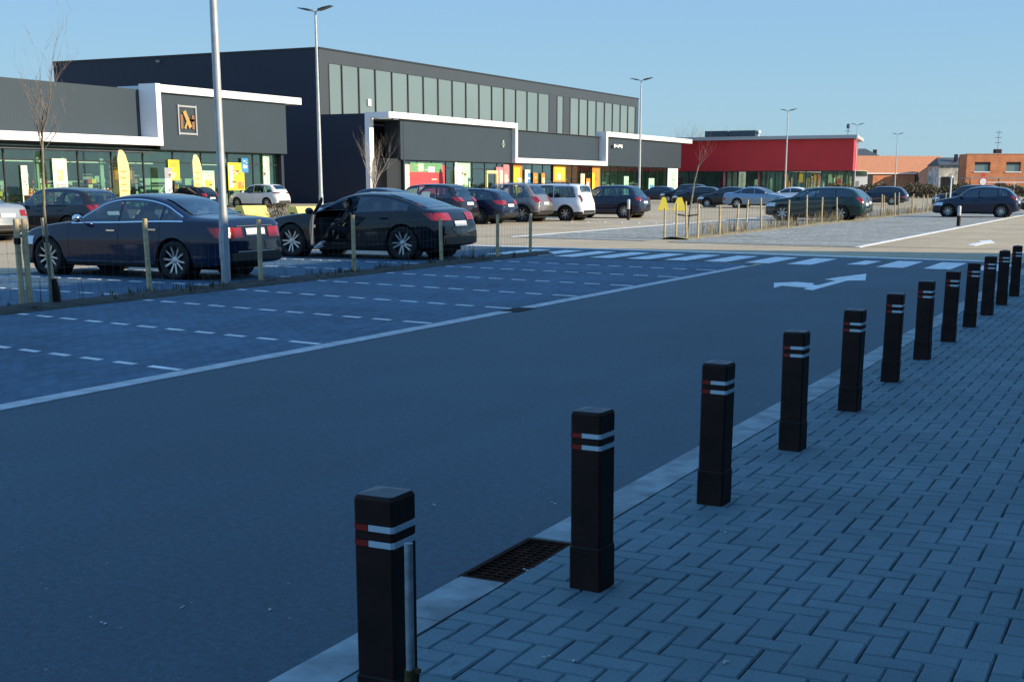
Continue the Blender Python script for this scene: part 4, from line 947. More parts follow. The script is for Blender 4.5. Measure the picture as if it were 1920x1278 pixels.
# ------------------------------------------------------------------ cars: front at -x, left side at -y
M_TYRE = mat('tyre', (.012,.012,.013), rough=.85); M_RIM = mat('alloy', (.50,.52,.54), rough=.3, metal=.8); M_RIMD = mat('alloy_dark', (.03,.03,.035), rough=.4, metal=.4)
M_TRIM = mat('black_trim', (.008,.008,.009), rough=.5); M_CHROME = mat('chrome', (.75,.77,.8), rough=.12, metal=1.0)
M_CGLASS = mat('car_glass', (.010,.014,.018), rough=.03, spec=.9); M_CLEAR = glass('car_glass_clear', tint=(.34,.46,.52), clear=.8)
M_TAIL = mat('tail_lamp', (.24,.008,.014), rough=.15, coat=.6); M_HEAD = mat('head_lamp', (.62,.66,.7), rough=.12, metal=.4, coat=.6)
M_PLATE = mat('number_plate', (.72,.73,.74), rough=.5); M_SEAT = mat('seat_leather', (.025,.024,.026), rough=.6); M_CABIN = mat('cabin_black', (.008,.008,.009), rough=.9)
def pchip(pts):
    xs = np.array([p[0] for p in pts], float); ys = np.array([p[1] for p in pts], float)
    h = np.diff(xs); d = np.diff(ys)/h; m = np.zeros(len(xs)); m[0], m[-1] = d[0], d[-1]
    for i in range(1, len(xs)-1):
        if d[i-1]*d[i] > 0:
            w1, w2 = 2*h[i]+h[i-1], h[i]+2*h[i-1]; m[i] = (w1+w2)/(w1/d[i-1]+w2/d[i])
    def f(x):
        x = min(max(x, xs[0]), xs[-1]); i = min(max(int(np.searchsorted(xs, x))-1, 0), len(xs)-2)
        t = (x-xs[i])/h[i]
        return float((1+2*t)*(1-t)**2*ys[i]+t*(1-t)**2*h[i]*m[i]+t*t*(3-2*t)*ys[i+1]+t*t*(t-1)*h[i]*m[i+1])
    return f
def sstep(t): t = min(max(t,0),1); return t*t*(3-2*t)

class Shape:
    """the skin of a car as a function of distance s from its nose and height z"""
    def __init__(c, L, W, wb, fo, r, top, belt, bot=(.20,.20), tumble=.70):
        c.L, c.W, c.wb, c.fo, c.r = L, W, wb, fo, r; c.top = pchip(top); c.belt_ = pchip(belt); c.tumble = tumble; c.key = [p[0] for p in top]
        c.bz = pchip([(0,bot[0]+.06),(.25,bot[0]),(fo+r,.2),(fo+wb-r,.2),(L-.3,bot[1]),(L,bot[1]+.08)])
        c.half = pchip([(0,.72*W/2),(.06,.82*W/2),(.18,.91*W/2),(.45,.97*W/2),(1.0,W/2),(L-1.2,W/2),(L-.5,.975*W/2),(L-.18,.93*W/2),(L-.05,.86*W/2),(L,.80*W/2)])
        c.axles = (fo, fo+wb); c.ra = r+.055
    def belt(c, s): return min(c.belt_(s), c.top(s)-.03)
    def zs(c, s):
        z = c.bz(s)
        for a in c.axles:
            if abs(s-a) < c.ra: z = max(z, c.r+sqrt(c.ra**2-(s-a)**2))
        return min(z, c.belt(s)-.06)
    def edge(c, s): zt, zb = c.top(s), c.belt(s); return zt-min(.075, .5*(zt-zb))
    def yr(c, s):
        g = c.top(s)-c.belt(s); return c.half(s)*(.90+(c.tumble-.90)*sstep(g/.42))
    def y(c, s, z):
        hw, zb = c.half(s), c.belt(s)
        if z <= zb:
            t = (z-.2)/max(zb-.2,.1); return hw*float(np.interp(t, [-.2,0,.12,.4,.62,.68,.8,1.0],[.90,.93,.975,.985,1.0,.99,.975,.925]))
        e = c.edge(s); t = min((z-zb)/max(e-zb,1e-3),1); return hw*.925*(1-t)+c.yr(s)*t - .0 + .012*sin(pi*t)
    def side(c, s, z): return c.y(s, z)
    def section(c, s, n1=11, n2=7, n3=6):
        zs, zb, e, zt, yr = c.zs(s), c.belt(s), c.edge(s), c.top(s), c.yr(s); P = []
        for i in range(n1): z = zs+(zb-zs)*i/(n1-1); P.append((c.y(s,z), z))
        for i in range(1,n2): z = zb+(e-zb)*i/(n2-1); P.append((c.y(s,z), z))
        for i in range(1,n3+1): a = pi/2*i/n3; P.append((yr*cos(a)**.8 if i < n3 else 0, e+(zt-e)*sin(a)))
        return P
    def cap(c, s, v):
        """point on the roof side of the skin, v from -1 to 1 across"""
        yr, e, zt = c.yr(s), c.edge(s), c.top(s); a = math.acos(min(abs(v)**(1/.8),1)); return (math.copysign(yr*abs(v), v), e+(zt-e)*sin(a))
    def rear_s(c, z):
        if z <= c.top(c.L): return c.L
        lo, hi = c.L-1.8, c.L
        for _ in range(40):
            m = (lo+hi)/2
            if c.top(m) > z: lo = m
            else: hi = m
        return lo
    def front_s(c, z):
        if z <= c.top(0): return 0
        lo, hi = 0, 1.2
        for _ in range(40):
            m = (lo+hi)/2
            if c.top(m) < z: lo = m
            else: hi = m
        return hi

def wheel(par, x, y, r, side, style, rimm, w=.21):
    M = Matrix.Translation((x, y, r)) @ Matrix.Rotation(pi/2*(1 if side < 0 else -1), 4, 'X')   # local z points outwards
    t = MB(); rr_ = r*.70
    t.lathe([(rr_,-w/2),(r*.93,-w/2),(r,-w*.36),(r,w*.36),(r*.985,w*.42),(r*.93,w*.49),(r*.84,w*.52),(rr_+.01,w*.47),(rr_,w*.42),(rr_,-w/2)], 32, M)
    wo = t.build('wheel', M_TYRE, par, smooth=40)
    d = MB(); d.lathe([(rr_,w*.40),(rr_*.97,w*.46),(rr_*.93,w*.44),(rr_*.90,w*.30),(rr_*.88,w*.05),(0,w*.02)], 32, M, 0)
    d.lathe([(0,w*.36),(.04,w*.36),(.075,w*.30),(.075,w*.05)], 16, M, 1)
    n = {'five': 5, 'ten': 10, 'star': 5, 'plain': 7}[style]
    for k in range(n):
        a = 2*pi*k/n+.2
        offs = ((-.075,.075) if style in ('five','star') else (0,))
        for o_ in offs:
            R = M @ Matrix.Rotation(a,4,'Z'); i0, i1 = (.05, rr_*.95)
            wd = {'five': .017, 'ten': .016, 'star': .017, 'plain': .03}[style]*r/.33
            x0_, x1_ = Vector((i0, o_*.25, w*.33)), Vector((i1, o_*(1.05 if style == 'five' else 1.3)*r/.33, w*.44))
            u = (x1_-x0_).normalized(); nrm = Vector((-u.y,u.x,0)).normalized()
            v = [x0_-nrm*wd*.8, x0_+nrm*wd*.8, x1_+nrm*wd, x1_-nrm*wd]; v2 = [p-Vector((0,0,.03)) for p in v]
            d.add([R @ p for p in v+v2], [(0,1,2,3),(7,6,5,4),(0,4,5,1),(1,5,6,2),(2,6,7,3),(3,7,4,0)], 1)
    d.build('rim', [M_RIMD, rimm], wo, smooth=35, fix=True)
    return wo

def make_car(name, label, cat, sh, paintm, x, y, rz=0, seed=0, see=False, win=None, rearwin=None, screen=None, rim=M_RIM, style='plain', tail=(.78,.95,.30,.55), tailm=M_TAIL,
             chrome=False, rails=False, plate=.80, clad=False, hole=None, detail=True, group=None, loc=None, seam=None, mirror=True, far=False):
    c = sh; L = c.L; xo = -L/2
    t = thing(name, label, cat, (x, y, 0), rz, group)
    # stations
    S = set(np.linspace(0, L, int(L/(.06 if not far else .10))).tolist()) | {0,.02,.05,.1,L-.1,L-.05,L-.02,L}
    for a in c.axles:
        for k in range(-10,11): S.add(a+c.ra*sin(pi/2*k/10))
    for k in c.key: S.add(k)
    S = sorted(S); S2 = [S[0]]
    for s in S[1:]:
        if s-S2[-1] > .008: S2.append(s)
    S = S2
    secs = [c.section(s) for s in S]; n = len(secs[0]); b = MB()
    for s, P in zip(S, secs):
        b.v += [(s+xo, -p[0], p[1]) for p in P] + [(s+xo, p[0], p[1]) for p in reversed(P[:-1])]
    N = 2*n-1; fr = []
    wl_ = win
    def covered(s, z):
        if hole and hole[0] < s < hole[1] and hole[2] < z < c.edge(s)-.03: return 1
        if see and wl_:
            for (a0, a1, lo, hi) in wl_:
                if a0 < s < a1 and lo(s)+.012 < z < hi(s)-.012: return 2
        return 0
    for i in range(len(S)-1):
        sm = (S[i]+S[i+1])/2
        for j in range(N-1):
            idx = (i*N+j, (i+1)*N+j, (i+1)*N+j+1, i*N+j+1)
            zz = sum(b.v[q][2] for q in idx)/4; left = j < n-1
            cv = covered(sm, zz) if j < n1n2 or j >= N-1-n1n2 else 0
            if cv == 2 or (cv == 1 and left): continue
            if see and screen and (n1n2 <= j < N-1-n1n2):
                yy = abs(sum(b.v[q][1] for q in idx)/4)/max(c.yr(sm),.01)
                if (screen[0]+.03 < sm < screen[1]-.03 or (rearwin and rearwin[0]+.03 < sm < rearwin[1]-.03)) and yy < .84: continue
            dark = (zz < .27) or (clad and zz < .42)
            b.f.append(idx); b.m.append(1 if dark else 0)
    # underside and ends
    for i in range(len(S)-1): b.f.append((i*N, i*N+N-1, (i+1)*N+N-1, (i+1)*N)); b.m.append(1)
    b.f.append(tuple(reversed(range(N)))); b.m.append(0); b.f.append(tuple((len(S)-1)*N+k for k in range(N))); b.m.append(0)
    # wheel housings
    for a in c.axles:
        for sg in (-1,1):
            yy = sg*(c.W/2-.30); m_ = Matrix.Translation((a+xo, 0, c.r)) @ Matrix.Rotation(-pi/2,4,'X')
            b.lathe([(c.ra+.012, sg*(c.W/2-.035)),(c.ra+.012, yy),(0,yy)], 24, m_, 2)
    b.box(-L/2+.35, L/2-.35, -c.W/2+.32, c.W/2-.32, .17, .40, 2)
    body = b.build('body', [paintm, M_TRIM, M_CABIN], t, smooth=38)
    # panels laid on the skin
    def side_panel(nm, s0, s1, lo, hi, m, sides=(-1,1), off=.004, par=t, ns=None, nz=5, thick=0):
        o = None; ns = ns or max(2, int((s1-s0)/.05))
        for sg in sides:
            p = MB(); rows = []
            for i in range(ns+1):
                s = s0+(s1-s0)*i/ns; a, e = lo(s), hi(s)
                if e-a < .004: e = a+.004
                rows.append([(s+xo, sg*(c.side(s,a+(e-a)*k/nz)+off), a+(e-a)*k/nz) for k in range(nz+1)])
            p.grid(rows); o = p.build(nm, m, par, smooth=True, fix=False)
        return o
    def strip_panel(p, s0, s1, lo, hi, sides=(-1,1), off=.003, ns=None, mi=0, nz=3):
        ns = ns or max(1, int((s1-s0)/.06))
        for sg in sides:
            rows = []
            for i in range(ns+1):
                s = s0+(s1-s0)*i/ns; a, e = lo(s), hi(s)
                rows.append([(s+xo, sg*(c.side(s,a+(e-a)*k/nz)+off), a+(e-a)*k/nz) for k in range(nz+1)])
            p.grid(rows, mi)
    def cap_panel(nm, s0, s1, m, v=.84, off=.005, taper=0.0, par=t):
        p = MB(); rows = []; ns = max(6, int((s1-s0)/.05))
        for i in range(ns+1):
            s = s0+(s1-s0)*i/ns; vv = v-taper*i/ns
            row = []
            for k in range(-8,9):
                y_, z_ = c.cap(s, vv*k/8); row.append((s+xo, y_, z_+off*1.2))
            rows.append(row)
        p.grid(rows); return p.build(nm, m, par, smooth=True, fix=False)
    gm = M_CLEAR if see else M_CGLASS
    hole_l = hole is not None
    for q, (a0, a1, lo, hi) in enumerate(win or []):
        side_panel('window', a0, a1, lo, hi, gm, sides=((1,) if hole_l and q == 0 else (-1,1)))
    if screen: cap_panel('windscreen', screen[0], screen[1], gm)
    if rearwin: cap_panel('rear_window', rearwin[0], rearwin[1], M_CGLASS if not see else gm, v=.82)
    # seams, window surround, handles
    if detail:
        for s in (seam or []):
          for sgn in (-1,1):
            p = MB(); z0 = c.zs(s)+.02; 
            if far or (hole_l and sgn < 0 and s < seam[1]+.01): continue
            strip_panel(p, s-.005, s+.005, lambda q: z0, lambda q: c.belt(q), off=.0025, ns=1, nz=8, sides=(sgn,)); p.build('door_seam', M_TRIM, t, fix=False)
        for s in (seam or [])[1:]:
            for sg in ((1,) if hole_l and s == seam[1] else (-1,1)):
                h = MB(); z = c.belt(s)-.13; h.box(s+xo-.25, s+xo-.06, sg*(c.side(s-.15,z)+.002), sg*(c.side(s-.15,z)+.03), z-.012, z+.014); h.build('door_handle', paintm if not chrome else M_CHROME, t)
    if chrome and win:
        a, e = win[0][0], win[-1][1]
        for sgn in (-1,1):
            p = MB(); strip_panel(p, a-.06, e+.03, lambda s: c.belt(s)+.004, lambda s: c.belt(s)+.026, off=.009, nz=1, sides=(sgn,))
            strip_panel(p, a, e, lambda s: max(c.edge(s)-.035, c.belt(s)+.004), lambda s: max(c.edge(s)-.018, c.belt(s)+.02), off=.009, nz=1, sides=(sgn,)); p.build('window_trim', M_CHROME, t, fix=False)
            p = MB(); strip_panel(p, c.fo+c.ra+.1, c.fo+c.wb-c.ra-.05, lambda s: .275, lambda s: .292, off=.006, nz=1, sides=(sgn,)); p.build('sill_trim', M_CHROME, t, fix=False)
    if clad:
        for a in c.axles:
            for sg in (-1,1):
                p = MB(); rows = []
                for k in range(17):
                    th = pi*k/16; row = []
                    for rr_ in (c.ra-.005, c.ra+.05):
                        s = a-cos(th)*rr_; z = c.r+sin(th)*rr_; s = min(max(s,.03),L-.03); row.append((s+xo, sg*(c.side(s,min(z,c.belt(s)))+.008), z))
                    rows.append(row)
                p.grid(rows); p.build('arch_trim', M_TRIM, t, fix=False)
    # lamps
    y0, y1, ln, th = tail[0], tail[1], tail[2], None
    zt0, zt1 = tail[3], tail[4] if len(tail) > 4 else tail[3]+.15
    for sg in (-1,1):
        p = MB(); rows = []
        for i in range(9):
            z = zt0+(zt1-zt0)*i/8; row = []
            sr = c.rear_s(z); k0 = max(sr-ln*(.55+.45*i/8), c.fo+c.wb+.1)
            for k in range(6):
                s = k0+(sr-.012-k0)*k/5; row.append((s+xo, sg*(c.side(s, min(z, c.edge(s)))+.007), z))
            ye = c.side(sr-.012, min(z, c.edge(sr-.012)))
            for k in range(1,6):
                f_ = k/5; row.append((sr+xo+.009, sg*(ye*(1-f_)+y0*c.half(L-.2)*f_), z))
            rows.append(row)
        p.grid(rows); p.build('tail_light', tailm, t, smooth=50, fix=False)
        p = MB(); rows = []
        for i in range(6):
            z = c.belt(.35)-.20+.15*i/5; sr = c.front_s(z)+.015; row = []
            for k in range(8):
                s = sr+(.50)*k/7; row.append((s+xo-(.006 if k == 0 else 0), sg*(c.side(s, min(z,c.belt(s)))+.006), min(z, c.belt(s)+.0)))
            rows.append(row)
        p.grid(rows); p.build('headlight', M_HEAD, t, smooth=50, fix=False)
    # plate, bumper insert, grille, exhausts
    p = MB(); sr = c.rear_s(plate); sr2 = c.rear_s(plate-.11); p.add([(sr2+xo+.004,-.26,plate-.11),(sr2+xo+.004,.26,plate-.11),(sr+xo+.004,.26,plate),(sr+xo+.004,-.26,plate),(sr2+xo+.022,-.26,plate-.11),(sr2+xo+.022,.26,plate-.11),(sr+xo+.022,.26,plate),(sr+xo+.022,-.26,plate)],[(0,3,2,1),(4,5,6,7),(0,1,5,4),(1,2,6,5),(2,3,7,6),(3,0,4,7)]); p.build('number_plate', M_PLATE, t)
    p = MB(); hw = c.half(L); p.box(L/2-.02, L/2+.012, -hw*.92, hw*.92, c.bz(L)+.01, c.bz(L)+.14); p.box(-L/2-.01,-L/2+.02,-hw*.8,hw*.8,c.bz(0)+.02,c.bz(0)+.2); p.build('bumper_insert', M_TRIM, t)
    if chrome:
        p = MB(); p.box(L/2+.012, L/2+.022, -hw*.7, hw*.7, c.bz(L)+.15, c.bz(L)+.165); sr = c.rear_s(plate+.04); p.box(sr+xo+.0,sr+xo+.02,-.5,.5,plate+.03,plate+.05); p.build('rear_trim', M_CHROME, t)
    if rails:
        for sg in (-1,1):
            p = MB(); a, e = c.fo+1.0, c.fo+c.wb+.1; k = 10; pts = []
            for i in range(k+1):
                s = a+(e-a)*i/k; y_, z_ = c.cap(s, .88); pts.append((s+xo, sg*y_, z_+(.05 if 0 < i < k else .0)))
            p.tube(pts, .016, 6); p.build('roof_rail', M_TRIM if rails != 'chrome' else M_RIM, t)
    if mirror and win:
        s = win[0][0]+.22
        for sg in (-1,1):
            if hole_l and sg < 0: continue
            p = MB(); z = c.belt(s)+.06; y_ = c.side(s,c.belt(s)-.02); X = s+xo
            p.tube([(X,sg*(y_-.02),z-.03),(X,sg*(y_+.06),z-.01)],.02,6); Mx = Matrix.Translation((X-.0,sg*(y_+.14),z+.03)) @ Matrix.Diagonal((.075,.10,.075,1))
            p.lathe([(0,-1),(.5,-.87),(.87,-.5),(1,0),(.87,.5),(.5,.87),(0,1)], 10, Mx @ Matrix.Rotation(pi/2,4,'X')); p.build('mirror', M_CHROME if chrome else paintm, t, smooth=True)
    for a in c.axles:
        for sg in (-1,1): wheel(t, a+xo, sg*(c.W/2-.115-.012), c.r, sg, style, rim)
    if see:
        p = MB(); zf = .30; hw_ = c.W/2-.14
        p.box(xo+c.fo+.5, xo+L-.9, -hw_, hw_, zf, zf+.03); p.box(xo+c.fo+.35, xo+c.fo+.75, -hw_+.06, hw_-.06, zf, .88)     # floor, dashboard
        sB = c.fo+1.55
        def seat(s, y_, w, back=True):
            p.obox(Matrix.Translation((xo+s,y_,zf+.20)) @ Matrix.Rotation(-.08,4,'Y'), .25, w, .08)
            p.obox(Matrix.Translation((xo+s+.30,y_,zf+.50)) @ Matrix.Rotation(.28,4,'Y'), .06, w, .30); p.obox(Matrix.Translation((xo+s+.40,y_,zf+.86)) @ Matrix.Rotation(.2,4,'Y'), .045, min(w,.14), .085)
        seat(sB,-.37,.24); seat(sB,.37,.24); seat(sB+.95,-.36,.33); seat(sB+.95,.36,.33)
        p.build('seats_and_floor', M_SEAT, t)
        p = MB(); Mw = Matrix.Translation((xo+sB-.50,-.37,.86)) @ Matrix.Rotation(-1.2,4,'Y'); p.lathe([(.19,-.015),(.205,0),(.19,.015),(.175,0),(.19,-.015)],20,Mw); p.build('steering_wheel', M_TRIM, t)
    t['shape_length'] = L
    return t, c, xo
n1n2 = 10+6

def win_fn(c, m=.028, up=.034): return (lambda s: c.belt(s)+m), (lambda s: c.edge(s)-up)
def cut_hi(c, sC, slope, hi): return lambda s: min(hi(s), c.belt(s)+.03+(sC-s)*slope)

def sedan(L=4.9, W=1.86, wb=2.95, fo=.86, r=.335, h=1.47):
    k = h/1.47; top = [(0,.66),(.03,.70),(.12,.76),(.5,.87),(1.0,.945),(1.42,1.0),(1.75,1.19*k),(2.15,1.385*k),(2.5,1.455*k),(2.85,1.47*k),(3.15,1.45*k),(3.5,1.38*k),(3.85,1.23*k),(4.18,1.11),(4.5,1.085),(4.74,1.06),(4.80,1.03),(4.845,.96),(4.88,.82),(4.9,.70)]
    q = L/4.9; top = [(a*q,z) for a,z in top]
    return Shape(L,W,wb,fo,r,top,[(0,.60),(.5,.80),(1.3,.925),(2.5,.955),(3.8,.985),(4.6*q,.97),(4.8*q,.92),(L,.66)], bot=(.2,.25), tumble=.71)
def coupe(L=4.82, W=1.90, wb=2.95, fo=.90, r=.365, h=1.55):
    top = [(0,.72),(.03,.78),(.12,.85),(.5,.955),(1.0,1.02),(1.42,1.07),(1.75,1.25),(2.15,1.45),(2.5,1.53),(2.85,1.55),(3.2,1.535),(3.6,1.46),(4.0,1.335),(4.35,1.205),(4.55,1.155),(4.63,1.13),(4.70,1.03),(4.78,.88),(4.82,.74)]
    q = L/4.82; top = [(a*q, z if z < .7 else .7+(z-.7)*.895) for a,z in top]
    return Shape(L,W,wb,fo,r,top,[(0,.66),(.5,.85),(1.3,.955),(2.5,.985),(3.8,1.03),(4.5,1.02),(L,.70)], bot=(.22,.27), tumble=.69)
def suv(L=4.45, W=1.83, wb=2.65, fo=.86, r=.35, h=1.66, rake=.55):
    top = [(0,.74),(.03,.80),(.1,.88),(.4,.98),(.9,1.04),(1.2,1.08),(1.5,1.27),(1.9,.955*h),(2.3,.99*h),(2.8,h),(L-1.1,.995*h),(L-.75,.975*h),(L-.60,.945*h),(L-.60+rake*.72,1.12),(L-.10,1.0),(L-.03,.88),(L,.72)]
    return Shape(L,W,wb,fo,r,top,[(0,.68),(.5,.90),(1.2,1.0),(2.5,1.02),(L-.5,1.06),(L,.74)], bot=(.24,.28), tumble=.74)
def wagon(L=4.65, W=1.80, wb=2.68, fo=.90, r=.325, h=1.48):
    top = [(0,.64),(.03,.70),(.12,.76),(.5,.87),(1.0,.94),(1.35,.99),(1.7,1.19),(2.1,.945*h),(2.5,.99*h),(3.0,h),(L-1.0,.98*h),(L-.62,.94*h),(L-.52,.915*h),(L-.14,1.0),(L-.07,.92),(L,.70)]
    return Shape(L,W,wb,fo,r,top,[(0,.58),(.5,.80),(1.3,.92),(2.5,.94),(L-.5,.97),(L,.70)], bot=(.2,.24), tumble=.73)
def hatch(L=4.0, W=1.74, wb=2.52, fo=.80, r=.315, h=1.47):
    top = [(0,.66),(.03,.72),(.12,.80),(.45,.91),(.85,.97),(1.1,1.02),(1.4,1.19),(1.75,.94*h),(2.1,.985*h),(2.5,h),(L-1.0,.98*h),(L-.62,.945*h),(L-.52,.91*h),(L-.15,1.04),(L-.07,.94),(L,.70)]
    return Shape(L,W,wb,fo,r,top,[(0,.60),(.45,.82),(1.1,.94),(2.2,.96),(L-.5,1.02),(L,.72)], bot=(.2,.24), tumble=.74)
def boxvan(L=4.5, W=1.76, wb=2.88, fo=.80, r=.315, h=1.66):
    top = [(0,.70),(.03,.78),(.12,.88),(.45,.99),(.8,1.05),(1.0,1.09),(1.35,1.32),(1.75,.955*h),(2.2,.99*h),(2.8,h),(L-.7,.995*h),(L-.35,.97*h),(L-.26,.94*h),(L-.12,1.10),(L-.06,1.0),(L,.72)]
    return Shape(L,W,wb,fo,r,top,[(0,.64),(.45,.90),(1.0,1.0),(2.2,1.02),(L-.3,1.04),(L,.74)], bot=(.22,.25), tumble=.80)

def glazing(c, a0, cuts, sC, slope=None, gap=.05):
    lo, hi = win_fn(c)
    if slope: hi = cut_hi(c, sC, slope, hi)
    e = [a0]+cuts+[sC]; return [(e[i]+(gap/2 if i else 0), e[i+1]-(gap/2 if i+1 < len(e)-1 else 0), lo, hi) for i in range(len(e)-1)]

P_NIGHT = paint('navy_paint', (.006,.013,.040)); P_BLACKC = paint('black_paint', (.003,.004,.008)); P_GREYC = paint('graphite_paint', (.022,.022,.027), metal=.3)
P_SILV = paint('silver_paint', (.36,.38,.39), metal=.6); P_WHT = paint('white_paint', (.74,.75,.76), metal=0); P_BLU = paint('dark_blue_paint', (.009,.016,.040)); P_GOLD = paint('bronze_paint', (.20,.19,.185), metal=.4)
P_GREEN = paint('dark_green_paint', (.008,.035,.032)); P_PLUM = paint('plum_paint', (.016,.016,.024)); P_LBLUE = paint('light_blue_paint', (.22,.30,.40), metal=.5)

# the saloon behind the fence
c = sedan()
make_car('parked_saloon', 'dark blue four door saloon with chrome window trim behind the wire fence', 'car', c, P_NIGHT, -15.44-(.86+2.95)+4.9/2, 17.80+.93, see=True,
    win=glazing(c, 1.52, [2.58, 3.52], 3.98), screen=(1.46,2.22), rearwin=(3.42,4.12), style='five', tail=(.42,.95,.34,.72,.90), chrome=True, plate=.88, seam=[1.40,2.58,3.52], group='cars in the car park')
# the coupe with its driver's door open
c = coupe(); XB, YB = -15.06-(.90+2.95)+4.82/2, 24.78+.95
bw, c, xo = make_car('parked_coupe', 'black sloping roofed car with its driver door open and a person inside', 'car', c, P_BLACKC, XB, YB, see=True,
    win=glazing(c, 1.55, [2.62], 3.95), screen=(1.46,2.25), rearwin=(3.35,4.38), style='star', tail=(.40,.95,.36,.86,1.02), plate=.84, seam=[1.42,2.60,3.55], hole=(1.46,2.56,.34), group='cars in the car park')
# open door: skin, inner trim, glass, hinged at the front edge
s0, s1 = 1.47, 2.55; hx, hy = s0+xo, -c.side(s0,.6); A = radians(-56)
def door_pt(s, z, off): 
    v = Vector((s-s0, -c.side(s,z)-off-hy, 0)); v = Matrix.Rotation(A,3,'Z') @ v; return (hx+v.x, hy+v.y-.02, z)
d = MB()
for off, mi, fl in ((.0,0,False),(-.07,1,True)):
    rows = [[door_pt(s0+(s1-s0)*i/10, .33+(c.belt(s0+(s1-s0)*i/10)-.33)*k/8, off) for k in range(9)] for i in range(11)]
    d.grid(rows, mi, fl)
for s in (s0, s1):
    rows = [[door_pt(s, .33+(c.belt(s)-.33)*k/8, o_) for k in range(9)] for o_ in (0,-.07)]; d.grid(rows, 2)
for zf in (0,1):
    rows = [[door_pt(s0+(s1-s0)*i/10, .33 if zf == 0 else c.belt(s0+(s1-s0)*i/10), o_) for i in range(11)] for o_ in (0,-.07)]; d.grid(rows, 2)
dr = d.build('open_door', [P_BLACKC, M_SEAT, mat('door_edge',(.11,.115,.125),rough=.4,metal=.1)], bw, smooth=40)
g = MB(); lo, hi = win_fn(c); rows = []
for i in range(13):
    s = s0+.1+(s1-s0-.12)*i/12; rows.append([door_pt(s, c.belt(s)+max(hi(s)-c.belt(s),.01)*k/4, -.02) for k in range(5)])
g.grid(rows); g.build('window', M_CLEAR, dr, fix=False)
g = MB(); pts = [door_pt(s0+.08+(s1-s0-.09)*i/12, max(c.edge(s0+.08+(s1-s0-.09)*i/12)-.03, c.belt(s0+.1)+.02), -.02) for i in range(13)]; pts.append(door_pt(s1-.01, c.belt(s1), -.02)); g.tube(pts, .022, 6); g.build('window_frame', P_BLACKC, dr)
p = MB(); q = door_pt(s0+.22, c.belt(s0+.2)+.08, .14); p.lathe([(0,-1),(.5,-.87),(.87,-.5),(1,0),(.87,.5),(.5,.87),(0,1)],10,Matrix.Translation(q) @ Matrix.Diagonal((.10,.09,.075,1))); p.build('mirror', P_BLACKC, dr, smooth=True)
p = MB(); p.bar(door_pt(s0+.35,.72,-.09), door_pt(s1-.25,.72,-.09), .05, .05); p.bar(door_pt(s1-.02,.36,-.03), door_pt(s1-.02,.98,-.03), .05, .03, 0); p.build('door_trim', mat('grey_seal',(.24,.24,.26),rough=.5), dr)

# person in the driver's seat, one foot lifted out of the door opening
def person(name, label, chain, radii, loc, mats, limbs, rz=0):
    me = bpy.data.meshes.new(name); bmv = [p for p in chain]; me.from_pydata(bmv, limbs, []); o = bpy.data.objects.new(name, me); COL.objects.link(o)
    o.location = loc; o.rotation_euler = (0,0,rz); sk = o.modifiers.new('skin','SKIN'); sk.use_smooth_shade = True
    me.skin_vertices.new() if not me.skin_vertices else None
    for v, r in zip(me.skin_vertices[0].data, radii): v.radius = (r, r)
    me.skin_vertices[0].data[0].use_root = True
    sb = o.modifiers.new('sub','SUBSURF'); sb.levels = 2; sb.render_levels = 2
    return o
# local frame: +x is the car's tail, -y is out of the door; pelvis on the seat
J = dict(pelvis=(0,0,.54), spine=(.05,-.02,.72), chest=(.06,-.05,.90), neck=(.02,-.07,1.04), head=(-.03,-.09,1.13), crown=(-.05,-.10,1.22),
    shl=(.04,-.22,.97), ell=(-.10,-.30,.76), wrl=(-.30,-.24,.72), shr=(.05,.12,.97), elr=(-.14,.18,.76), wrr=(-.36,.10,.80),
    hipl=(-.02,-.10,.53), knl=(-.40,-.24,.66), anl=(-.52,-.42,.33), hipr=(-.02,.10,.53), knr=(-.42,.10,.62), anr=(-.62,.08,.30))
names = list(J); R_ = dict(pelvis=.135,spine=.125,chest=.135,neck=.055,head=.085,crown=.075,shl=.07,ell=.047,wrl=.034,shr=.07,elr=.047,wrr=.034,hipl=.095,knl=.065,anl=.045,hipr=.095,knr=.065,anr=.045)
E_ = [('pelvis','spine'),('spine','chest'),('chest','neck'),('neck','head'),('head','crown'),('chest','shl'),('shl','ell'),('ell','wrl'),('chest','shr'),('shr','elr'),('elr','wrr'),('pelvis','hipl'),('hipl','knl'),('knl','anl'),('pelvis','hipr'),('hipr','knr'),('knr','anr')]
M_SKIN = mat('skin', (.46,.29,.21), rough=.55); M_CLOTH = mat('dark_clothes', (.018,.02,.028), rough=.9, var=.2, vscale=20); M_HAIR = mat('dark_hair', (.02,.014,.01), rough=.6)
PL = (XB+xo+2.26, YB-.47, .03)
po = person('person', '', [J[k] for k in names], [R_[k] for k in names], PL, None, [(names.index(a),names.index(b_)) for a,b_ in E_])
po.data.materials.append(M_CLOTH)
tag(po, 'person in dark clothes sitting in the open car with one foot lifted out', 'person')
hd = MB(); Mh = Matrix.Translation((-.045,-.10,1.165)) @ Matrix.Rotation(.9,4,'Z') @ Matrix.Rotation(.15,4,'Y')
hd.lathe([(0,-.115),(.035,-.11),(.06,-.08),(.072,-.03),(.078,.03),(.07,.08),(.04,.115),(0,.125)], 18, Mh @ Matrix.Diagonal((1.14,.95,1,1)))
hd.obox(Mh @ Matrix.Translation((-.09,0,-.012)), .016,.013,.022)
for s_ in (-1,1): hd.obox(Mh @ Matrix.Translation((0,s_*.076,0)), .016,.008,.026)
hd.build('head', M_SKIN, po, smooth=50)
ey = MB()
for s_ in (-1,1): ey.obox(Mh @ Matrix.Translation((-.083,s_*.030,.02)), .004,.012,.006)
ey.obox(Mh @ Matrix.Translation((-.080,0,-.055)), .004,.022,.004); ey.build('face_marks', M_HAIR, po)
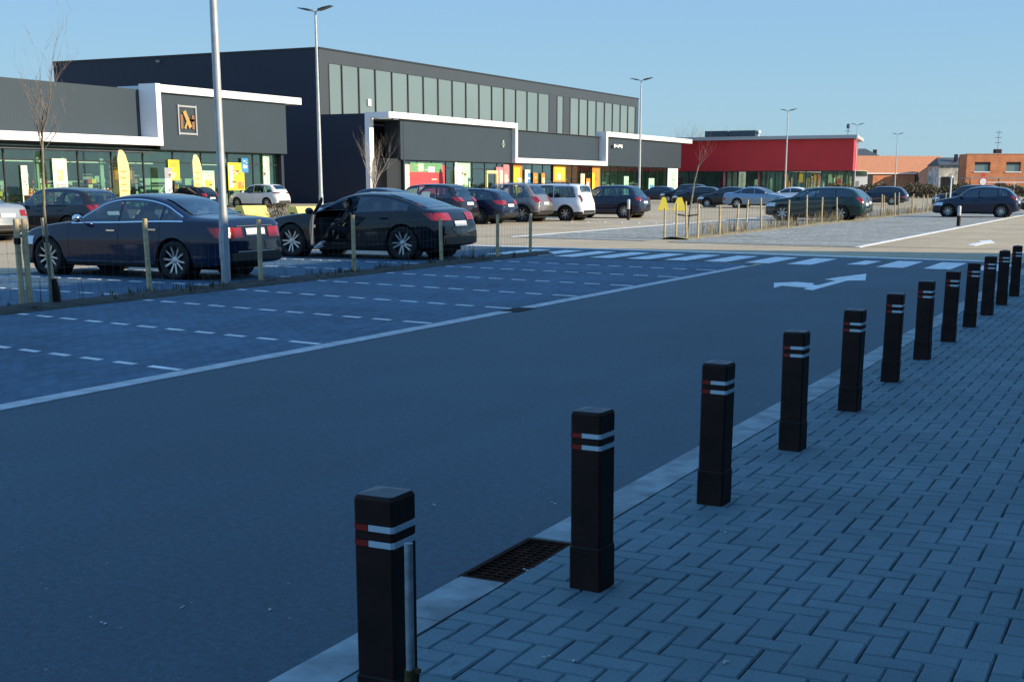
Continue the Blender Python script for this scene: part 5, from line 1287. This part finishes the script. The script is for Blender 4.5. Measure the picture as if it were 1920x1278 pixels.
hr = MB(); hr.lathe([(.086,-.02),(.088,.03),(.08,.085),(.045,.128),(0,.137)], 18, Mh @ Matrix.Translation((.022,0,.004)) @ Matrix.Diagonal((1.08,1.0,1,1))); hr.build('hair', M_HAIR, po, smooth=True)
M_SHOE = mat('white_trainer', (.62,.64,.66), rough=.6); M_SOLE = mat('pale_sole', (.48,.50,.52), rough=.6)
for an, d_ in ((J['anl'], Vector((-.75,-.45,-.30))),(J['anr'], Vector((-1,0,-.1)))):
    d_ = d_.normalized(); a = Vector(an); sh_ = MB(); sh_.tube([a-d_*.07+Vector((0,0,-.035)), a+d_*.02+Vector((0,0,-.03)), a+d_*.12+Vector((0,0,-.055)), a+d_*.20+Vector((0,0,-.075))], [.042,.052,.046,.030], 10)
    so = sh_.build('shoe', M_SHOE, po, smooth=True)
    sl = MB(); q = d_.to_track_quat('X','Z').to_matrix().to_4x4(); sl.obox(Matrix.Translation(a+d_*.065+Vector((0,0,-.10))) @ q, .145,.045,.013); sl.build('sole', M_SOLE, so)
for wr, el in ((J['wrl'],J['ell']),(J['wrr'],J['elr'])):
    w_, e_ = Vector(wr), Vector(el); d_ = (w_-e_).normalized(); sd_ = d_.cross(Vector((0,0,1))).normalized(); h_ = MB()
    h_.tube([w_, w_+d_*.05, w_+d_*.09], [.026,.034,.030], 8)
    for k, ln in enumerate((.060,.072,.068,.052)):
        b0_ = w_+d_*.085+sd_*(-.024+.016*k); h_.tube([b0_, b0_+d_*ln*.5-Vector((0,0,.010)), b0_+d_*ln*.8-Vector((0,0,.035))], [.0085,.008,.006], 6)
    h_.tube([w_+d_*.03-sd_*.028, w_+d_*.065-sd_*.05-Vector((0,0,.01)), w_+d_*.09-sd_*.055-Vector((0,0,.02))], [.010,.009,.007], 6)
    h_.build('hand', M_SKIN, po, smooth=True)

def park(fn, name, label, cat, pm, rear_x, side_y, kind, L=None, flip=False, rz=0, **k):
    kw = k.pop('shape', {}); c = fn(**kw); d = k.pop('detail', True)
    a0 = {'suv':1.30,'wagon':1.45,'hatch':1.20,'van':1.10,'sedan':1.52}[kind]
    if kind == 'sedan': w = glazing(c, a0, [a0+1.08, a0+2.05], c.L*4.16/4.9); sc = (c.L*.298,c.L*.453); rw = (c.L*.731,c.L*.857); sm = [1.40,2.62,3.60]
    else:
        e = {'suv':c.L-.42,'wagon':c.L-.40,'hatch':c.L-.42,'van':c.L-.34}[kind]; w = glazing(c, a0, [a0+1.05, a0+1.95], e, slope={'suv':1.3,'wagon':1.1,'hatch':1.4,'van':3.0}[kind])
        sc = {'suv':(1.24,1.92),'wagon':(1.40,2.12),'hatch':(1.14,1.77),'van':(1.04,1.77)}[kind]; rw = {'suv':(c.L-.60,c.L-.26),'wagon':(c.L-.52,c.L-.20),'hatch':(c.L-.52,c.L-.20),'van':(c.L-.27,c.L-.135)}[kind]; sm = [a0-.08,a0+1.05,a0+1.95]
    xc = rear_x-(c.fo+c.wb)+c.L/2; yc = side_y+c.W/2
    if flip: xc = rear_x+(c.fo+c.wb)-c.L/2; rz += pi
    return make_car(name, label, cat, c, pm, xc, yc, rz, win=w, screen=sc, rearwin=rw, seam=sm, detail=d, group='cars in the car park', **k)
park(sedan,'parked_car','silver car cut off by the edge of the photo, only its tail showing','car',P_SILV,-31.35,27.0,'sedan',see=True,tail=(.55,.95,.25,.72,.90),plate=.80,style='plain')
park(wagon,'parked_car','graphite family car half hidden behind the dark blue saloon','car',P_GREYC,-30.85,30.8,'wagon',see=True,shape=dict(h=1.54),tail=(.6,.95,.25,.8,1.0),style='ten')
park(hatch,'parked_car','dark car showing only its roof above the boot of the saloon','car',P_BLACKC,-57.6,69.0,'hatch',shape=dict(h=1.53),tail=(.6,.95,.2,.85,1.05))
park(suv,'parked_suv','white crossover parked in front of the grey shop windows','car',P_WHT,-58.4,77.6,'suv',see=True,shape=dict(h=1.66,rake=.62),tail=(.45,.95,.38,.98,1.08),tailm=mat('dark_tail_lamp',(.12,.012,.015),rough=.2))
park(sedan,'parked_car','dark blue saloon whose roof shows above the black coupe','car',P_NIGHT,-27.4,44.4,'sedan',see=True,shape=dict(h=1.50),tail=(.5,.95,.3,.75,.92))
park(suv,'parked_suv','dark people carrier behind the tail of the black coupe','car',P_PLUM,-26.6,46.9,'suv',see=True,shape=dict(h=1.66,L=4.4,rake=.5),tail=(.5,.95,.25,.95,1.12),plate=.92)
park(wagon,'parked_car','dark blue estate car with bright red tail lamps beside the coupe','car',P_BLU,-26.08,49.2,'wagon',see=True,tail=(.42,.96,.40,.80,.98),rails=True,plate=.82,style='ten')
park(suv,'parked_suv','brown grey off road car with black wheel arches between estate and white van','car',P_GOLD,-25.8,52.7,'suv',see=True,shape=dict(h=1.68,L=4.3),clad=True,rails='chrome',tail=(.62,.96,.22,.85,1.10),plate=.86)
park(boxvan,'parked_van','white high roofed estate van with roof rails in the second row','van',P_WHT,-24.86,55.3,'van',see=True,rails=True,tail=(.80,.97,.10,.82,1.16),tailm=mat('dull_tail_lamp',(.16,.03,.04),rough=.2),plate=.86,clad=True)
park(suv,'parked_suv','dark blue boxy car at the end of the second row','car',P_BLU,-24.25,61.0,'suv',see=True,shape=dict(h=1.60,L=4.3,rake=.48),tail=(.62,.95,.2,.85,1.0),plate=.82,style='ten')
park(hatch,'parked_car','small dark car beyond the boxy dark blue car','car',P_BLU,-43.6,120.5,'hatch',far=True,detail=False,tail=(.6,.95,.2,.85,1.0))
park(suv,'parked_suv','black car behind the yellow trestles','car',P_BLACKC,-38.6,114.5,'suv',far=True,detail=False)
park(sedan,'parked_car','dark saloon with its bonnet towards the thin leaning tree','car',P_NIGHT,-38.2,110.5,'sedan',far=True,detail=False,flip=True)
park(hatch,'parked_car','grey hatchback with red tail lamps beyond the dry strip','car',P_GREYC,-28.2,93.6,'hatch',far=True,detail=False,tail=(.55,.95,.25,.8,1.1),rz=.05)
park(hatch,'parked_car','black small car in front of the dark entrance of the red shop','car',P_BLACKC,-33.0,101.5,'hatch',far=True,detail=False)
park(sedan,'parked_car','light blue saloon beyond the yellow marker','car',P_LBLUE,-27.8,91.5,'sedan',far=True,detail=False,flip=True)
park(sedan,'parked_car','white saloon behind the dark green car','car',P_WHT,-26.1,104.0,'sedan',far=True,detail=False,shape=dict(h=1.44))
park(wagon,'parked_car','dark estate car under the glazed end of the red shop','car',P_NIGHT,-20.5,110.0,'wagon',far=True,detail=False)
park(suv,'parked_car','dark green car behind the pale posts of the sunny strip','car',P_GREEN,-13.45,60.1,'suv',see=True,shape=dict(h=1.52,L=4.5,rake=.55),tail=(.6,.95,.22,.8,1.05))
park(hatch,'parked_car','black car whose tail shows just past the dark green car','car',P_BLACKC,-14.1,65.6,'hatch',tail=(.6,.95,.2,.85,1.0))
park(hatch,'parked_car','dark hatchback standing alone by the sunny bays','car',P_NIGHT,-7.75,70.4,'hatch',see=True,shape=dict(L=4.1,wb=2.55,h=1.53),style='five',tail=(.65,.95,.2,.85,1.05))
park(suv,'parked_suv','dark blue van behind the lone dark hatchback','car',P_BLU,-11.3,93.5,'suv',far=True,detail=False,shape=dict(h=1.60,L=4.6))
park(suv,'parked_suv','dark car cut off by the edge of the photo beyond the hatchback','car',P_BLACKC,-4.1,78.0,'suv',far=True,detail=False,shape=dict(h=1.55))
